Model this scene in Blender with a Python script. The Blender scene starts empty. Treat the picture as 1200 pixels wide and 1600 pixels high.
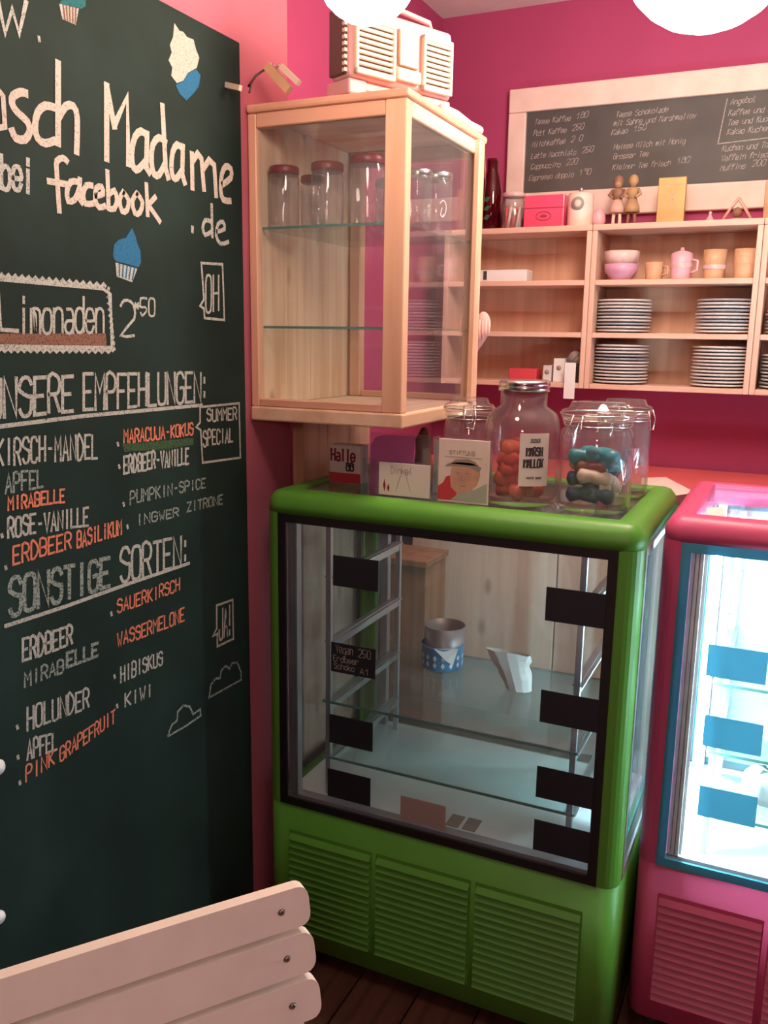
import bpy, bmesh, math, random
from mathutils import Vector, Matrix, noise
random.seed(7)
C = bpy.context.collection
S = bpy.context.scene
PI = math.pi
# ------------------------------------------------------------------ camera
CAM_H = 1.45
FPX, PITCH, ROLL, YAW = 1370.9, 0.19827, 0.014616, 0.434506
def cam_rows():
    cx, sx = math.cos(PITCH), math.sin(PITCH); cz, sz = math.cos(YAW), math.sin(YAW); cr, sr = math.cos(ROLL), math.sin(ROLL)
    yaw = Matrix(((cz, sz, 0), (-sz, cz, 0), (0, 0, 1)))
    base = Matrix(((1, 0, 0), (0, 0, -1), (0, 1, 0)))
    pit = Matrix(((1, 0, 0), (0, cx, -sx), (0, sx, cx)))
    rol = Matrix(((cr, -sr, 0), (sr, cr, 0), (0, 0, 1)))
    return rol @ pit @ base @ yaw
RM = cam_rows()
cam = bpy.data.objects.new('camera', bpy.data.cameras.new('camera'))
C.objects.link(cam); S.camera = cam
cam.data.sensor_fit = 'VERTICAL'; cam.data.sensor_height = 36.0
cam.data.lens = FPX / 1600 * 36.0; cam.data.clip_start = 0.02
right, up, back = RM[0], -RM[1], -RM[2]
cam.matrix_world = Matrix(((right[0], up[0], back[0], 0), (right[1], up[1], back[1], 0), (right[2], up[2], back[2], CAM_H), (0, 0, 0, 1)))
def W(px, py, **k):
    """measurement helper: the point of a known wall, shelf or board seen at a photograph position"""
    d = RM.transposed() @ Vector(((px - 600) / FPX, (py - 800) / FPX, 1))
    (a, v), = k.items(); i = 'xyz'.index(a); o = Vector((0, 0, CAM_H))
    return o + d * ((v - o[i]) / d[i])
# ------------------------------------------------------------------ world, exposure, lights
w = bpy.data.worlds.new('world'); S.world = w; w.use_nodes = True
w.node_tree.nodes['Background'].inputs[0].default_value = (0.75, 0.62, 0.62, 1)
w.node_tree.nodes['Background'].inputs[1].default_value = 0.10
S.view_settings.view_transform = 'Standard'; S.view_settings.look = 'None'
S.view_settings.exposure = 0.0; S.view_settings.gamma = 1.0; S.view_settings.use_curve_mapping = False
S.cycles.use_denoising = True
S.cycles.max_bounces = 10; S.cycles.transparent_max_bounces = 32
S.cycles.glossy_bounces = 5; S.cycles.transmission_bounces = 6
S.cycles.caustics_reflective = False; S.cycles.caustics_refractive = False
S.cycles.sample_clamp_indirect = 6.0
GLOBE1, GLOBE2, GLOBE_FILL, LED = 50.0, 46.0, 42.0, 330.0
def area(name, loc, rot, size, power, col):
    l = bpy.data.lights.new(name, 'AREA'); l.energy = power; l.color = col; l.shape = 'RECTANGLE'; l.size, l.size_y = size
    o = bpy.data.objects.new(name, l); C.objects.link(o); o.location = loc; o.rotation_euler = rot; return o
# ------------------------------------------------------------------ geometry helpers
class G:
    def __init__(s): s.v = []; s.f = []; s.sm = []
    def add(s, v, f, smooth=False):
        n = len(s.v); s.v += [tuple(p) for p in v]; s.f += [tuple(i + n for i in q) for q in f]; s.sm += [smooth] * len(f); return s
    def box(s, x0, x1, y0, y1, z0, z1):
        return s.add([(x0,y0,z0),(x1,y0,z0),(x1,y1,z0),(x0,y1,z0),(x0,y0,z1),(x1,y0,z1),(x1,y1,z1),(x0,y1,z1)],
                     [(0,3,2,1),(4,5,6,7),(0,1,5,4),(1,2,6,5),(2,3,7,6),(3,0,4,7)])
    def rbox(s, x0, x1, y0, y1, z0, z1, r=.004, seg=2):
        bm = bmesh.new(); bmesh.ops.create_cube(bm, size=1)
        bmesh.ops.scale(bm, vec=(x1-x0, y1-y0, z1-z0), verts=bm.verts)
        bmesh.ops.translate(bm, vec=((x0+x1)/2, (y0+y1)/2, (z0+z1)/2), verts=bm.verts)
        bmesh.ops.bevel(bm, geom=bm.edges[:], offset=r, segments=seg, affect='EDGES', profile=.5)
        bm.verts.index_update()
        s.add([v.co for v in bm.verts], [[v.index for v in f.verts] for f in bm.faces]); bm.free(); return s
    def lathe(s, prof, c=(0,0,0), n=24, squash=None, smooth=True, sx=1, sy=1):
        m = len(prof); v = []
        for r, z in prof:
            for k in range(n):
                a = 2*PI*k/n; v.append((c[0]+r*sx*math.cos(a), c[1]+r*sy*math.sin(a), c[2]+z))
        f = [(i*n+k, i*n+(k+1)%n, (i+1)*n+(k+1)%n, (i+1)*n+k) for i in range(m-1) for k in range(n)]
        s.add(v, f, smooth)
        for i, rv in ((0, True), (m-1, False)):
            if prof[i][0] > 1e-4:
                q = [v[i*n+k] for k in range(n)]; s.add(q, [tuple(reversed(range(n))) if rv else tuple(range(n))])
        return s
    def tube(s, path, r, n=8, closed=False):
        P = [Vector(p) for p in path]; m = len(P); v = []; rs = r if isinstance(r, (list, tuple)) else [r]*m
        ref = Vector((0, 0, 1)); prev = None
        for i, p in enumerate(P):
            a = P[(i-1) % m] if (closed or i > 0) else P[0]; b = P[(i+1) % m] if (closed or i < m-1) else P[-1]
            t = (b-a).normalized()
            if prev is None:
                u = t.cross(ref); u = t.cross(Vector((0, 1, 0))) if u.length < .05 else u
            else: u = prev - t*prev.dot(t)
            u.normalize(); prev = u; q = t.cross(u)
            for k in range(n):
                an = 2*PI*k/n; v.append(p + (u*math.cos(an) + q*math.sin(an))*rs[i])
        f = [(i*n+k, i*n+(k+1)%n, ((i+1)%m)*n+(k+1)%n, ((i+1)%m)*n+k) for i in range(m if closed else m-1) for k in range(n)]
        if not closed: f += [tuple(reversed(range(n))), tuple((m-1)*n+k for k in range(n))]
        return s.add(v, f, True)
    def prism(s, poly, fn, d0, d1):
        """poly = 2D outline; fn(a,b,d) -> 3D"""
        n = len(poly)
        v = [fn(a, b, d0) for a, b in poly] + [fn(a, b, d1) for a, b in poly]
        return s.add(v, [tuple(reversed(range(n))), tuple(range(n, 2*n))] + [(i, (i+1)%n, n+(i+1)%n, n+i) for i in range(n)])
    def ring(s, x0, x1, y0, y1, rc, prof, closed=True, n=6):
        """profile (inset, z) swept round a rounded rectangle"""
        rows = []
        for d, z in prof:
            r = max(rc-d, .0015); row = []
            for cx, cy, a0 in ((x1-d-r, y1-d-r, 0), (x0+d+r, y1-d-r, 90), (x0+d+r, y0+d+r, 180), (x1-d-r, y0+d+r, 270)):
                for k in range(n+1):
                    a = math.radians(a0+90*k/n); row.append((cx+r*math.cos(a), cy+r*math.sin(a), z))
            rows.append(row)
        m = len(rows[0]); v = [p for r in rows for p in r]; L = len(rows)
        f = [(i*m+k, i*m+(k+1)%m, ((i+1)%L)*m+(k+1)%m, ((i+1)%L)*m+k) for i in range(L if closed else L-1) for k in range(m)]
        s.add(v, f, True)
        if not closed: s.add(rows[0], [tuple(reversed(range(m)))]); s.add(rows[-1], [tuple(range(m))])
        return s
def obj(name, g, mat, parent=None, local=False, fix=True):
    me = bpy.data.meshes.new(name); off = Vector((0, 0, 0)); p = parent
    while p is not None and not local: off += p.location; p = p.parent
    me.from_pydata([Vector(v)-off for v in g.v], [], g.f)
    me.polygons.foreach_set('use_smooth', g.sm); me.materials.append(mat)
    if fix:
        bm = bmesh.new(); bm.from_mesh(me); bmesh.ops.recalc_face_normals(bm, faces=bm.faces); bm.to_mesh(me); bm.free()
    me.update()
    o = bpy.data.objects.new(name, me); C.objects.link(o); o.parent = parent; return o
def tag(o, label, cat, group=None, kind=None):
    o['label'] = label; o['category'] = cat
    if group: o['group'] = group
    if kind: o['kind'] = kind
    return o
def thing(name, label, cat, loc=(0,0,0), rz=0, group=None):
    o = bpy.data.objects.new(name, None); C.objects.link(o); o.location = loc; o.rotation_euler = (0, 0, rz); o.empty_display_size = .02
    return tag(o, label, cat, group)
def struct(name, g, mat, label=None):
    o = obj(name, g, mat); o['kind'] = 'structure'
    if label: o['label'] = label
    return o
def copy_tree(o, parent=None, loc=None, rz=None, label=None):
    c = o.copy(); C.objects.link(c)
    if parent is not None: c.parent = parent
    if loc is not None: c.location = loc
    if rz is not None: c.rotation_euler = (0, 0, rz)
    if label: c['label'] = label
    for ch in list(o.children): copy_tree(ch, c)
    return c
# ------------------------------------------------------------------ materials
def nt(name):
    m = bpy.data.materials.new(name); m.use_nodes = True; return m, m.node_tree.nodes, m.node_tree.links
def pbr(name, col, rough=.5, metal=0, var=.06, scale=8, bump=0, spec=.5, coat=0, emit=None, es=0):
    m, n, l = nt(name); b = n['Principled BSDF']
    b.inputs['Roughness'].default_value = rough; b.inputs['Metallic'].default_value = metal
    b.inputs['Specular IOR Level'].default_value = spec; b.inputs['Coat Weight'].default_value = coat
    tc = n.new('ShaderNodeTexCoord'); no = n.new('ShaderNodeTexNoise'); no.inputs['Scale'].default_value = scale; no.inputs['Detail'].default_value = 4
    l.new(tc.outputs['Object'], no.inputs['Vector'])
    r = n.new('ShaderNodeValToRGB'); r.color_ramp.elements[0].position = .3; r.color_ramp.elements[1].position = .7
    r.color_ramp.elements[0].color = (*[c*(1-var) for c in col], 1); r.color_ramp.elements[1].color = (*[min(1, c*(1+var)) for c in col], 1)
    l.new(no.outputs[0], r.inputs[0]); l.new(r.outputs[0], b.inputs['Base Color'])
    if bump:
        bp = n.new('ShaderNodeBump'); bp.inputs['Strength'].default_value = bump; bp.inputs['Distance'].default_value = .002
        l.new(no.outputs[0], bp.inputs['Height']); l.new(bp.outputs[0], b.inputs['Normal'])
    if emit: b.inputs['Emission Color'].default_value = (*emit, 1); b.inputs['Emission Strength'].default_value = es
    return m
def wood(name, axis, c0, c1, knots=.5, rough=.45, board=0, off=0):
    """pine: grain stretched along an axis, a few knots, soft glued-stave tone changes"""
    m, n, l = nt(name); b = n['Principled BSDF']; b.inputs['Roughness'].default_value = rough; b.inputs['Specular IOR Level'].default_value = .35
    tc = n.new('ShaderNodeTexCoord'); mp = n.new('ShaderNodeMapping'); sc = [18, 18, 18]; sc['xyz'.index(axis)] = 1.1
    mp.inputs['Scale'].default_value = sc; mp.inputs['Location'].default_value = (off, off*.7, off*.3); l.new(tc.outputs['Object'], mp.inputs[0])
    no = n.new('ShaderNodeTexNoise'); no.inputs['Scale'].default_value = 1.6; no.inputs['Detail'].default_value = 6; no.inputs['Distortion'].default_value = .5
    l.new(mp.outputs[0], no.inputs['Vector'])
    r = n.new('ShaderNodeValToRGB'); e = r.color_ramp.elements; e[0].position = .32; e[0].color = (*c0, 1); e[1].position = .66; e[1].color = (*c1, 1)
    l.new(no.outputs[0], r.inputs[0])
    mk = n.new('ShaderNodeMapping'); ks = [9, 9, 9]; ks['xyz'.index(axis)] = 4.2; mk.inputs['Scale'].default_value = ks; mk.inputs['Location'].default_value = (off*3+.3, off, .2); l.new(tc.outputs['Object'], mk.inputs[0])
    vo = n.new('ShaderNodeTexVoronoi'); vo.inputs['Scale'].default_value = 1; l.new(mk.outputs[0], vo.inputs['Vector'])
    kr = n.new('ShaderNodeValToRGB'); k = kr.color_ramp.elements; k[0].position = .05; k[0].color = (1,1,1,1); k[1].position = .16; k[1].color = (0,0,0,1)
    l.new(vo.outputs['Distance'], kr.inputs[0])
    ml = n.new('ShaderNodeMath'); ml.operation = 'MULTIPLY'; ml.inputs[1].default_value = knots; l.new(kr.outputs[0], ml.inputs[0])
    mx = n.new('ShaderNodeMixRGB'); mx.inputs[2].default_value = (c0[0]*.32, c0[1]*.24, c0[2]*.2, 1); l.new(ml.outputs[0], mx.inputs[0]); l.new(r.outputs[0], mx.inputs[1])
    l.new(mx.outputs[0], b.inputs['Base Color'])
    bp = n.new('ShaderNodeBump'); bp.inputs['Strength'].default_value = .12; bp.inputs['Distance'].default_value = .001; l.new(no.outputs[0], bp.inputs['Height']); l.new(bp.outputs[0], b.inputs['Normal'])
    return m
def glass(name, tint=(.96, .98, .98), milk=0.03, refl=1.0, rough=.02, milkcol=(.8, .78, .8)):
    """thin glass: clear transmission, Fresnel reflection, a touch of dust or milky glare"""
    m, n, l = nt(name); n.remove(n['Principled BSDF']); out = n['Material Output']
    t = n.new('ShaderNodeBsdfTransparent'); t.inputs[0].default_value = (*tint, 1)
    g = n.new('ShaderNodeBsdfGlossy'); g.inputs['Roughness'].default_value = rough
    d = n.new('ShaderNodeBsdfDiffuse'); d.inputs[0].default_value = (*milkcol, 1)
    no = n.new('ShaderNodeTexNoise'); no.inputs['Scale'].default_value = 7; tc = n.new('ShaderNodeTexCoord'); l.new(tc.outputs['Object'], no.inputs['Vector'])
    mu = n.new('ShaderNodeMath'); mu.operation = 'MULTIPLY'; mu.inputs[1].default_value = milk*2; l.new(no.outputs[0], mu.inputs[0])
    a = n.new('ShaderNodeMixShader'); l.new(mu.outputs[0], a.inputs[0]); l.new(t.outputs[0], a.inputs[1]); l.new(d.outputs[0], a.inputs[2])
    fr = n.new('ShaderNodeLayerWeight'); fr.inputs[0].default_value = .5
    pw = n.new('ShaderNodeMath'); pw.operation = 'POWER'; pw.inputs[1].default_value = 5; l.new(fr.outputs['Facing'], pw.inputs[0])
    m2 = n.new('ShaderNodeMath'); m2.operation = 'MULTIPLY_ADD'; m2.inputs[1].default_value = .9*refl; m2.inputs[2].default_value = .035*refl; m2.use_clamp = True; l.new(pw.outputs[0], m2.inputs[0])
    x = n.new('ShaderNodeMixShader'); l.new(m2.outputs[0], x.inputs[0]); l.new(a.outputs[0], x.inputs[1]); l.new(g.outputs[0], x.inputs[2]); l.new(x.outputs[0], out.inputs[0])
    return m
def chalk(name, col, dens=.75):
    m, n, l = nt(name); b = n['Principled BSDF']; b.inputs['Roughness'].default_value = .95; b.inputs['Base Color'].default_value = (*col, 1); b.inputs['Specular IOR Level'].default_value = .1
    out = n['Material Output']; t = n.new('ShaderNodeBsdfTransparent'); tc = n.new('ShaderNodeTexCoord'); no = n.new('ShaderNodeTexNoise')
    no.inputs['Scale'].default_value = 420; no.inputs['Detail'].default_value = 2; l.new(tc.outputs['Object'], no.inputs['Vector'])
    r = n.new('ShaderNodeValToRGB'); r.color_ramp.elements[0].position = .50-dens*.42; r.color_ramp.elements[1].position = .80-dens*.36
    l.new(no.outputs[0], r.inputs[0]); x = n.new('ShaderNodeMixShader'); l.new(r.outputs[0], x.inputs[0]); l.new(t.outputs[0], x.inputs[1]); l.new(b.outputs[0], x.inputs[2]); l.new(x.outputs[0], out.inputs[0])
    return m
def emis(name, col, s):
    m, n, l = nt(name); n.remove(n['Principled BSDF']); e = n.new('ShaderNodeEmission'); e.inputs[0].default_value = (*col, 1); e.inputs[1].default_value = s
    l.new(e.outputs[0], n['Material Output'].inputs[0]); return m
def frosted(name, col, tr=.5):
    m, n, l = nt(name); n.remove(n['Principled BSDF']); d = n.new('ShaderNodeBsdfDiffuse'); d.inputs[0].default_value = (*col, 1)
    t = n.new('ShaderNodeBsdfTranslucent'); t.inputs[0].default_value = (*col, 1); x = n.new('ShaderNodeMixShader'); x.inputs[0].default_value = tr
    l.new(d.outputs[0], x.inputs[1]); l.new(t.outputs[0], x.inputs[2]); l.new(x.outputs[0], n['Material Output'].inputs[0]); return m
P0, P1 = (.50, .28, .17), (.72, .46, .31)
M = dict(
    wall=pbr('wall_paint', (.37, .043, .135), .75, var=.07, scale=3, bump=.15),
    wall_lit=pbr('wall_paint_lamplit', (.44, .11, .16), .7, var=.06, scale=3, bump=.15),  # paler copy of the wall paint, with the lamp's glow in its colour
    ceil=pbr('ceiling_paint', (.7, .62, .6), .9), floorb=pbr('subfloor', (.03, .015, .012), .9),
    plank=wood('floor_wood', 'y', (.05, .018, .012), (.12, .045, .03), .2, .5),
    board=pbr('blackboard_paint', (.011, .023, .019), .7, var=.3, scale=5, spec=.16),
    menu=pbr('menu_slate', (.062, .058, .055), .6, var=.25, scale=6), white_frame=pbr('limewashed_frame', (.72, .56, .50), .6, var=.08, scale=12, bump=.2),
    pz=wood('pine_upright', 'z', P0, P1), py=wood('pine_deep', 'y', P0, P1, .2), px=wood('pine_across', 'x', P0, P1, .2),
    frz=wood('cabinet_frame_upright', 'z', (.70, .38, .25), (.82, .50, .35), .1), frx=wood('cabinet_frame_rail', 'x', (.68, .34, .23), (.78, .43, .31), .08), fry=wood('cabinet_frame_side', 'y', (.72, .46, .31), (.84, .58, .42), .1),
    shx=wood('shelf_board', 'x', (.66, .40, .31), (.76, .50, .39), .1, .6), shz=wood('shelf_side', 'z', (.66, .40, .31), (.76, .50, .39), .1, .6), shb=wood('shelf_back', 'z', (.60, .34, .23), (.74, .46, .33), .15, .6),
    green=pbr('green_enamel', (.10, .32, .035), .40, var=.04), pink=pbr('pink_enamel', (.62, .075, .20), .42, var=.04),
    black=pbr('black_print', (.012, .010, .012), .4), glare_border=frosted('blue_glare_print', (.12, .42, .55), .35), card=pbr('slate_card', (.014, .014, .02), .55, var=.2), glare_card=frosted('blue_glare_card', (.24, .56, .68), .5),  # blue of the pink cooler's border and cards stands in for glare
    alu=pbr('aluminium', (.62, .64, .68), .38, 1, var=.05), alud=pbr('dull_aluminium', (.42, .40, .43), .5, .6), steel=pbr('bright_steel', (.75, .72, .70), .22, 1, var=.03), white=pbr('white_plastic', (.80, .80, .80), .4, var=.02),
    dark=pbr('dark_plastic', (.03, .03, .035), .5), panein=glass('window_glass', (.95, .97, .98), .035, .9), shelfg=glass('shelf_glass', (.86, .94, .93), .05, .9), glare_pane=glass('glare_side_glass', (.95, .98, .98), .30, .8, .05, (.9, .95, .95)), edge=pbr('glass_edge', (.10, .25, .22), .2, var=.2),  # milky side pane: its whiteness imitates the glare of the LED tubes
    jarg=glass('jar_glass', (.96, .95, .95), .05, 1.3, .03), topg=glass('smoked_top_glass', (.62, .64, .66), .12, 1.0, .05, (.35, .36, .40)), acr=glass('acrylic', (.93, .93, .95), .04, 1.2),
    opal=emis('lit_opal_glass', (1.0, .76, .58), GLOBE1), opal2=emis('lit_opal_glass_large', (1.0, .76, .60), GLOBE2), opal_fill=emis('fill_globe_glow', (1.0, .80, .66), GLOBE_FILL), led=emis('led_tube', (.62, .93, 1.0), LED),
    frost=frosted('white_lit_panel', (.86, .90, .90), .35),
    chair=pbr('chair_lacquer', (.88, .77, .69), .45, var=.04, scale=20, bump=.1), screw=pbr('screw', (.25, .2, .18), .35, .9),
    c_white=chalk('white_chalk', (.52, .44, .38), .92), c_mid=chalk('soft_chalk', (.44, .43, .39), .80), c_dim=chalk('faded_chalk', (.27, .31, .28), .66), c_or=chalk('orange_chalk', (.66, .21, .13), .86),
    c_blue=chalk('blue_chalk', (.03, .13, .25), 1.05), c_teal=chalk('teal_chalk', (.03, .13, .14), 1.0), c_smear=chalk('brown_chalk_smear', (.22, .11, .08), .85), c_green=chalk('green_wipe_mark', (.05, .09, .045), .9), c_menu=chalk('menu_chalk', (.42, .38, .36), .72),
    paper=pbr('paper', (.80, .70, .66), .8, var=.04), cream=pbr('cream_card', (.80, .66, .58), .7, var=.06, scale=20), magenta=pbr('magenta_paper', (.72, .17, .46), .6), redp=pbr('red_print', (.62, .05, .07), .6), ink=pbr('ink', (.05, .04, .045), .7), inkr=pbr('dark_red_ink', (.30, .02, .05), .7), inkg=pbr('grey_ink', (.34, .28, .26), .7),
    skin=pbr('printed_skin_tone', (.62, .33, .24), .7, var=.15, scale=30), hat=pbr('printed_hat', (.34, .27, .22), .7), grey=pbr('printed_grey', (.42, .42, .38), .7), orange=pbr('orange_wrap', (.85, .16, .08), .35, var=.25, scale=40), red=pbr('red_sugar', (.72, .08, .06), .45, var=.2, scale=40),
    teal=pbr('teal_wrap', (.03, .30, .38), .35, var=.2, scale=40), navy=pbr('navy_wrap', (.02, .05, .14), .35), crm=pbr('cream_wrap', (.66, .55, .44), .5), brown=pbr('brown_wrap', (.22, .07, .04), .4), ribbon=pbr('dark_ribbon', (.05, .045, .10), .4),
    lidr=pbr('dark_red_lid', (.20, .015, .025), .4), radio=pbr('radio_shell', (.60, .30, .30), .4), radiod=pbr('radio_side', (.10, .055, .05), .5), grille=pbr('cream_grille', (.66, .52, .42), .45), grilled=pbr('grille_shadow_gap', (.20, .13, .10), .6), brass=pbr('tan_dial', (.42, .27, .17), .35, var=.4, scale=20),
    heart=pbr('pink_cloth', (.80, .40, .38), .9, bump=.4, scale=60), heartw=pbr('white_cloth', (.86, .66, .60), .9), wire=pbr('wire', (.10, .07, .06), .4, .7),
    plate=pbr('glazed_plate', (.66, .62, .62), .25, var=.05), plateb=pbr('grey_blue_plate', (.34, .35, .40), .3), bowlw=pbr('cream_bowl', (.70, .48, .46), .35, var=.25, scale=25), bowlp=pbr('lilac_bowl', (.58, .30, .44), .35), mugp=pbr('pink_dotted_mug', (.74, .40, .47), .35), tan=pbr('tan_pottery', (.58, .34, .20), .5, var=.15), figb=pbr('brown_figure', (.24, .12, .08), .6), figt=pbr('tan_figure', (.40, .24, .12), .6), figl=pbr('pale_figure_skirt', (.60, .36, .30), .6),
    gold=pbr('gold_book', (.48, .28, .10), .45, .2, var=.2), redbox=pbr('red_gloss_box', (.78, .08, .17), .25, coat=.4), canister=pbr('ivory_canister', (.78, .62, .54), .35), rosegl=glass('red_glass', (.62, .12, .16), .05, 1.2, .03, (.3, .02, .05)), leaf=pbr('dark_leaf', (.03, .10, .06), .6),
    tin=pbr('blue_white_tin', (.10, .28, .50), .35, var=.1), tinin=pbr('tin_inside', (.34, .26, .25), .4, .5), cake=pbr('white_icing', (.85, .85, .82), .6), counter=pbr('coral_counter_top', (.72, .14, .15), .45, var=.06), crate=wood('crate_wood', 'z', (.26, .13, .06), (.38, .20, .10), .3), kraft=pbr('brown_grey_card', (.36, .28, .26), .7, var=.06), tape=pbr('sticker_pink', (.75, .22, .35), .5),
)
# ------------------------------------------------------------------ room shell
XB = -1.048   # chalkboard face
WX, WXR, WY, YB = -1.06, -1.20, 1.757, 3.0
g = G().box(WX-.14, WX, -1.6, WY, 0, 2.5); struct('wall_left', g, M['wall_lit'])
g = G().box(WXR-.14, WXR, WY, YB+.14, 0, 2.5); struct('wall_left_rear', g, M['wall'])
g = G().box(WXR, 2.4, YB, YB+.14, 0, 2.5); struct('wall_back', g, M['wall'])
g = G().box(2.4, 2.54, -1.6, YB+.14, 0, 2.5); struct('wall_right', g, M['wall'])
g = G().box(WX-.14, 2.54, -1.74, -1.6, 0, 2.5); struct('wall_front', g, M['wall'])
g = G().box(WXR-.14, 2.54, -1.74, YB+.14, 2.5, 2.6); struct('ceiling', g, M['ceil'])
fl = struct('floor', G().box(WXR-.14, 2.54, -1.74, YB+.14, -.06, -.012), M['floorb'])
pm = None; x = WXR
while x < 2.38:
    if pm is None:
        o = obj('floor_plank', G().rbox(0, .136, -1.6, YB, -.012, 0, .0015, 1), M['plank'], fl); pm = o; o.location.x = x
    else:
        o = pm.copy(); C.objects.link(o); o.location.x = x
    x += .14
# ------------------------------------------------------------------ stroke lettering
F = {}
def _def(t):
    for ln in t.strip().splitlines():
        k, r = ln.split(' ', 1); F[k] = [[(int(c[i]), int(c[i+1])) for i in range(0, len(c), 2)] for c in r.split()]
# baseline row 2, x-height 6, cap 8, x 0..4 ; listed as xy pairs
_def('''A 022848 1535
B 0208 0838474605 053544433202 
C 4738180703123243
D 0208 08284643220202
E 48080242 0535
F 480802 0535
G 47381807031232434525
H 0208 4248 0545
I 0208
J 484332120 4
K 0208 4805 0542
L 080242
M 0208254842
N 02084248
O 1203071838474332 1232
P 0208 08384746350 5
Q 1203071838474332 1232 2441
R 0208 083847463505 2542
S 473818070635454332120 3
T 0848 2822
U 0803123243 48
V 082248
W 081225324 8
X 0248 0842
Y 0825 4825 2522
Z 08480242
a 4636160503124344 4642
b 0802 0516364543321203
c 4536160503123243
d 4842 4536160503123243
e 044445361605031232
f 4738281702 0636
g 4536160503123243 464130100 1
h 0802 0516364542
i 1612 1817
j 26213010 2827
k 0802 4604 1442
l 0802
m 0602 0516251612 2
n 0602 0516364542
o 1605031232434536 1636
p 0600 0516364543321203
r 0602 0516364 5
s 45361605142433432 2120 3
t 1813223 2 0636
u 0603123243 4642
v 062246
w 061225324 6
x 0246 0642
y 0623 4610
z 06460242
0 1203071838474332 1232
1 062822
2 0718384745024 2
3 0748254533120 3
5 4808053543321203
9 4435150718384742
. 0203
- 1535
: 0304 0607
! 0804 0302
, 1301
\' 0807''')if 0 else None
GL = {
'A':'02.28.42 1.4 3.4', }
# glyph table: strokes separated by '/', points as x,y digits (baseline 2, x-height 6, cap 8)
T = dict(A='022842/1434', B='02083847453505/3544433202', C='4738180703123243', D='020828464422 02', E='48080242/0535', F='480802/0535', G='4738180703123243452 5',
 H='0208/4248/0545', I='2228', J='484332120304', K='0208/4805/1542', L='080242', M='0208254842', N='02084248', O='18070312324347381 8', P='02083847463505', R='02083847463505/2542',
 S='4738180706354543321203', T='0848/2822', U='08031232434 8', V='082248', W='0812253248', X='0248/0842', Y='0825/4825/2522', Z='08480242',
 a='16364542/441403123243', b='0802/0516364543321203', c='4536160503123243', d='4842/4536160503123243', e='04444536160503123243', f='4738281712/0636', g='4536160503123243/46413010',
 h='0802/0516364542', l='2822', i='2622/2827', k='0802/4604/1442', m='0602/0516222 5/2516364542', n='0602/0516364542', o='1605031232434536 16', p='0600/0516364543321203', r='0602/05163645',
 s='4536160514344332120 3', t='1813223 2/0636', u='0603123243/4642', v='062246', w='0612253246', z='06460242', y='0623/4610')
T.update({'0':'18070312324347381 8', '1':'062822', '2':'071838474502 42', '3':'074825454332120 3', '5':'48080535443312 03', '8':'1807160503123243453635471 8', '9':'4636160718384742', '.':'1213', '-':'1535', ':':'1314/1617', '!':'1814/1312', ',':'1321', "'":'1817', '*':'1555/2644/2446', 'ä':'4536160503123243/4642/1718/3738'})
def glyph(c):
    return [[(int(q[i]), int(q[i+1])) for i in range(0, len(q), 2)] for q in T.get(c, '').replace(' ', '').split('/') if q]
def smooth(p):
    if len(p) < 4: return p
    o = [p[0]]
    for i in range(len(p)-1):
        a, b, c, d = p[max(i-1, 0)], p[i], p[i+1], p[min(i+2, len(p)-1)]
        for t in (.5, 1):
            o.append(tuple(.5*(2*b[k] + (c[k]-a[k])*t + (2*a[k]-5*b[k]+4*c[k]-d[k])*t*t + (3*b[k]-a[k]-3*c[k]+d[k])*t**3) for k in (0, 1)))
    return o
STROKES = [0]
def ribbon(g, line, wd, fn):
    """flat mitred stroke in 2D -> 3D through fn(a,b); successive strokes lie a hair above one another"""
    P = [line[0]] + [q for p, q in zip(line, line[1:]) if math.hypot(q[0]-p[0], q[1]-p[1]) > 1e-7]
    if len(P) < 2: return
    closed = math.hypot(P[0][0]-P[-1][0], P[0][1]-P[-1][1]) < 1e-6
    def unit(p, q): L = math.hypot(q[0]-p[0], q[1]-p[1]); return ((q[0]-p[0])/L, (q[1]-p[1])/L)
    m = len(P); v = []; STROKES[0] = (STROKES[0]+1) % 24
    e = 1e-4 if abs(P[0][0]) > 1e-9 or True else 0
    o = Vector(fn(*P[0])); nrm = (Vector(fn(P[0][0]+e, P[0][1]))-o).cross(Vector(fn(P[0][0], P[0][1]+e))-o).normalized()
    if nrm.dot(Vector((0, 0, CAM_H))-o) < 0: nrm = -nrm
    lift = nrm*(STROKES[0]*1.2e-5)
    for i in range(m):
        a = unit(P[i-1], P[i]) if i > 0 else (unit(P[-2], P[-1]) if closed else None)
        b = unit(P[i], P[i+1]) if i < m-1 else (unit(P[0], P[1]) if closed else None)
        ext = 0
        if a is None: t = b; k = 1; ext = -.35*wd
        elif b is None: t = a; k = 1; ext = .35*wd
        else:
            t = (a[0]+b[0], a[1]+b[1]); L = math.hypot(*t)
            if L < .25: t = a; k = 1
            else: t = (t[0]/L, t[1]/L); k = min(1.7, 1/max(.3, t[0]*a[0]+t[1]*a[1]))
        nx, ny = -t[1]*wd/2*k, t[0]*wd/2*k; cx, cy = P[i][0]+t[0]*ext, P[i][1]+t[1]*ext
        v += [Vector(fn(cx+nx, cy+ny))+lift, Vector(fn(cx-nx, cy-ny))+lift]
    g.add(v, [(2*i, 2*i+1, 2*i+3, 2*i+2) for i in range(m-1)])
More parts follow.
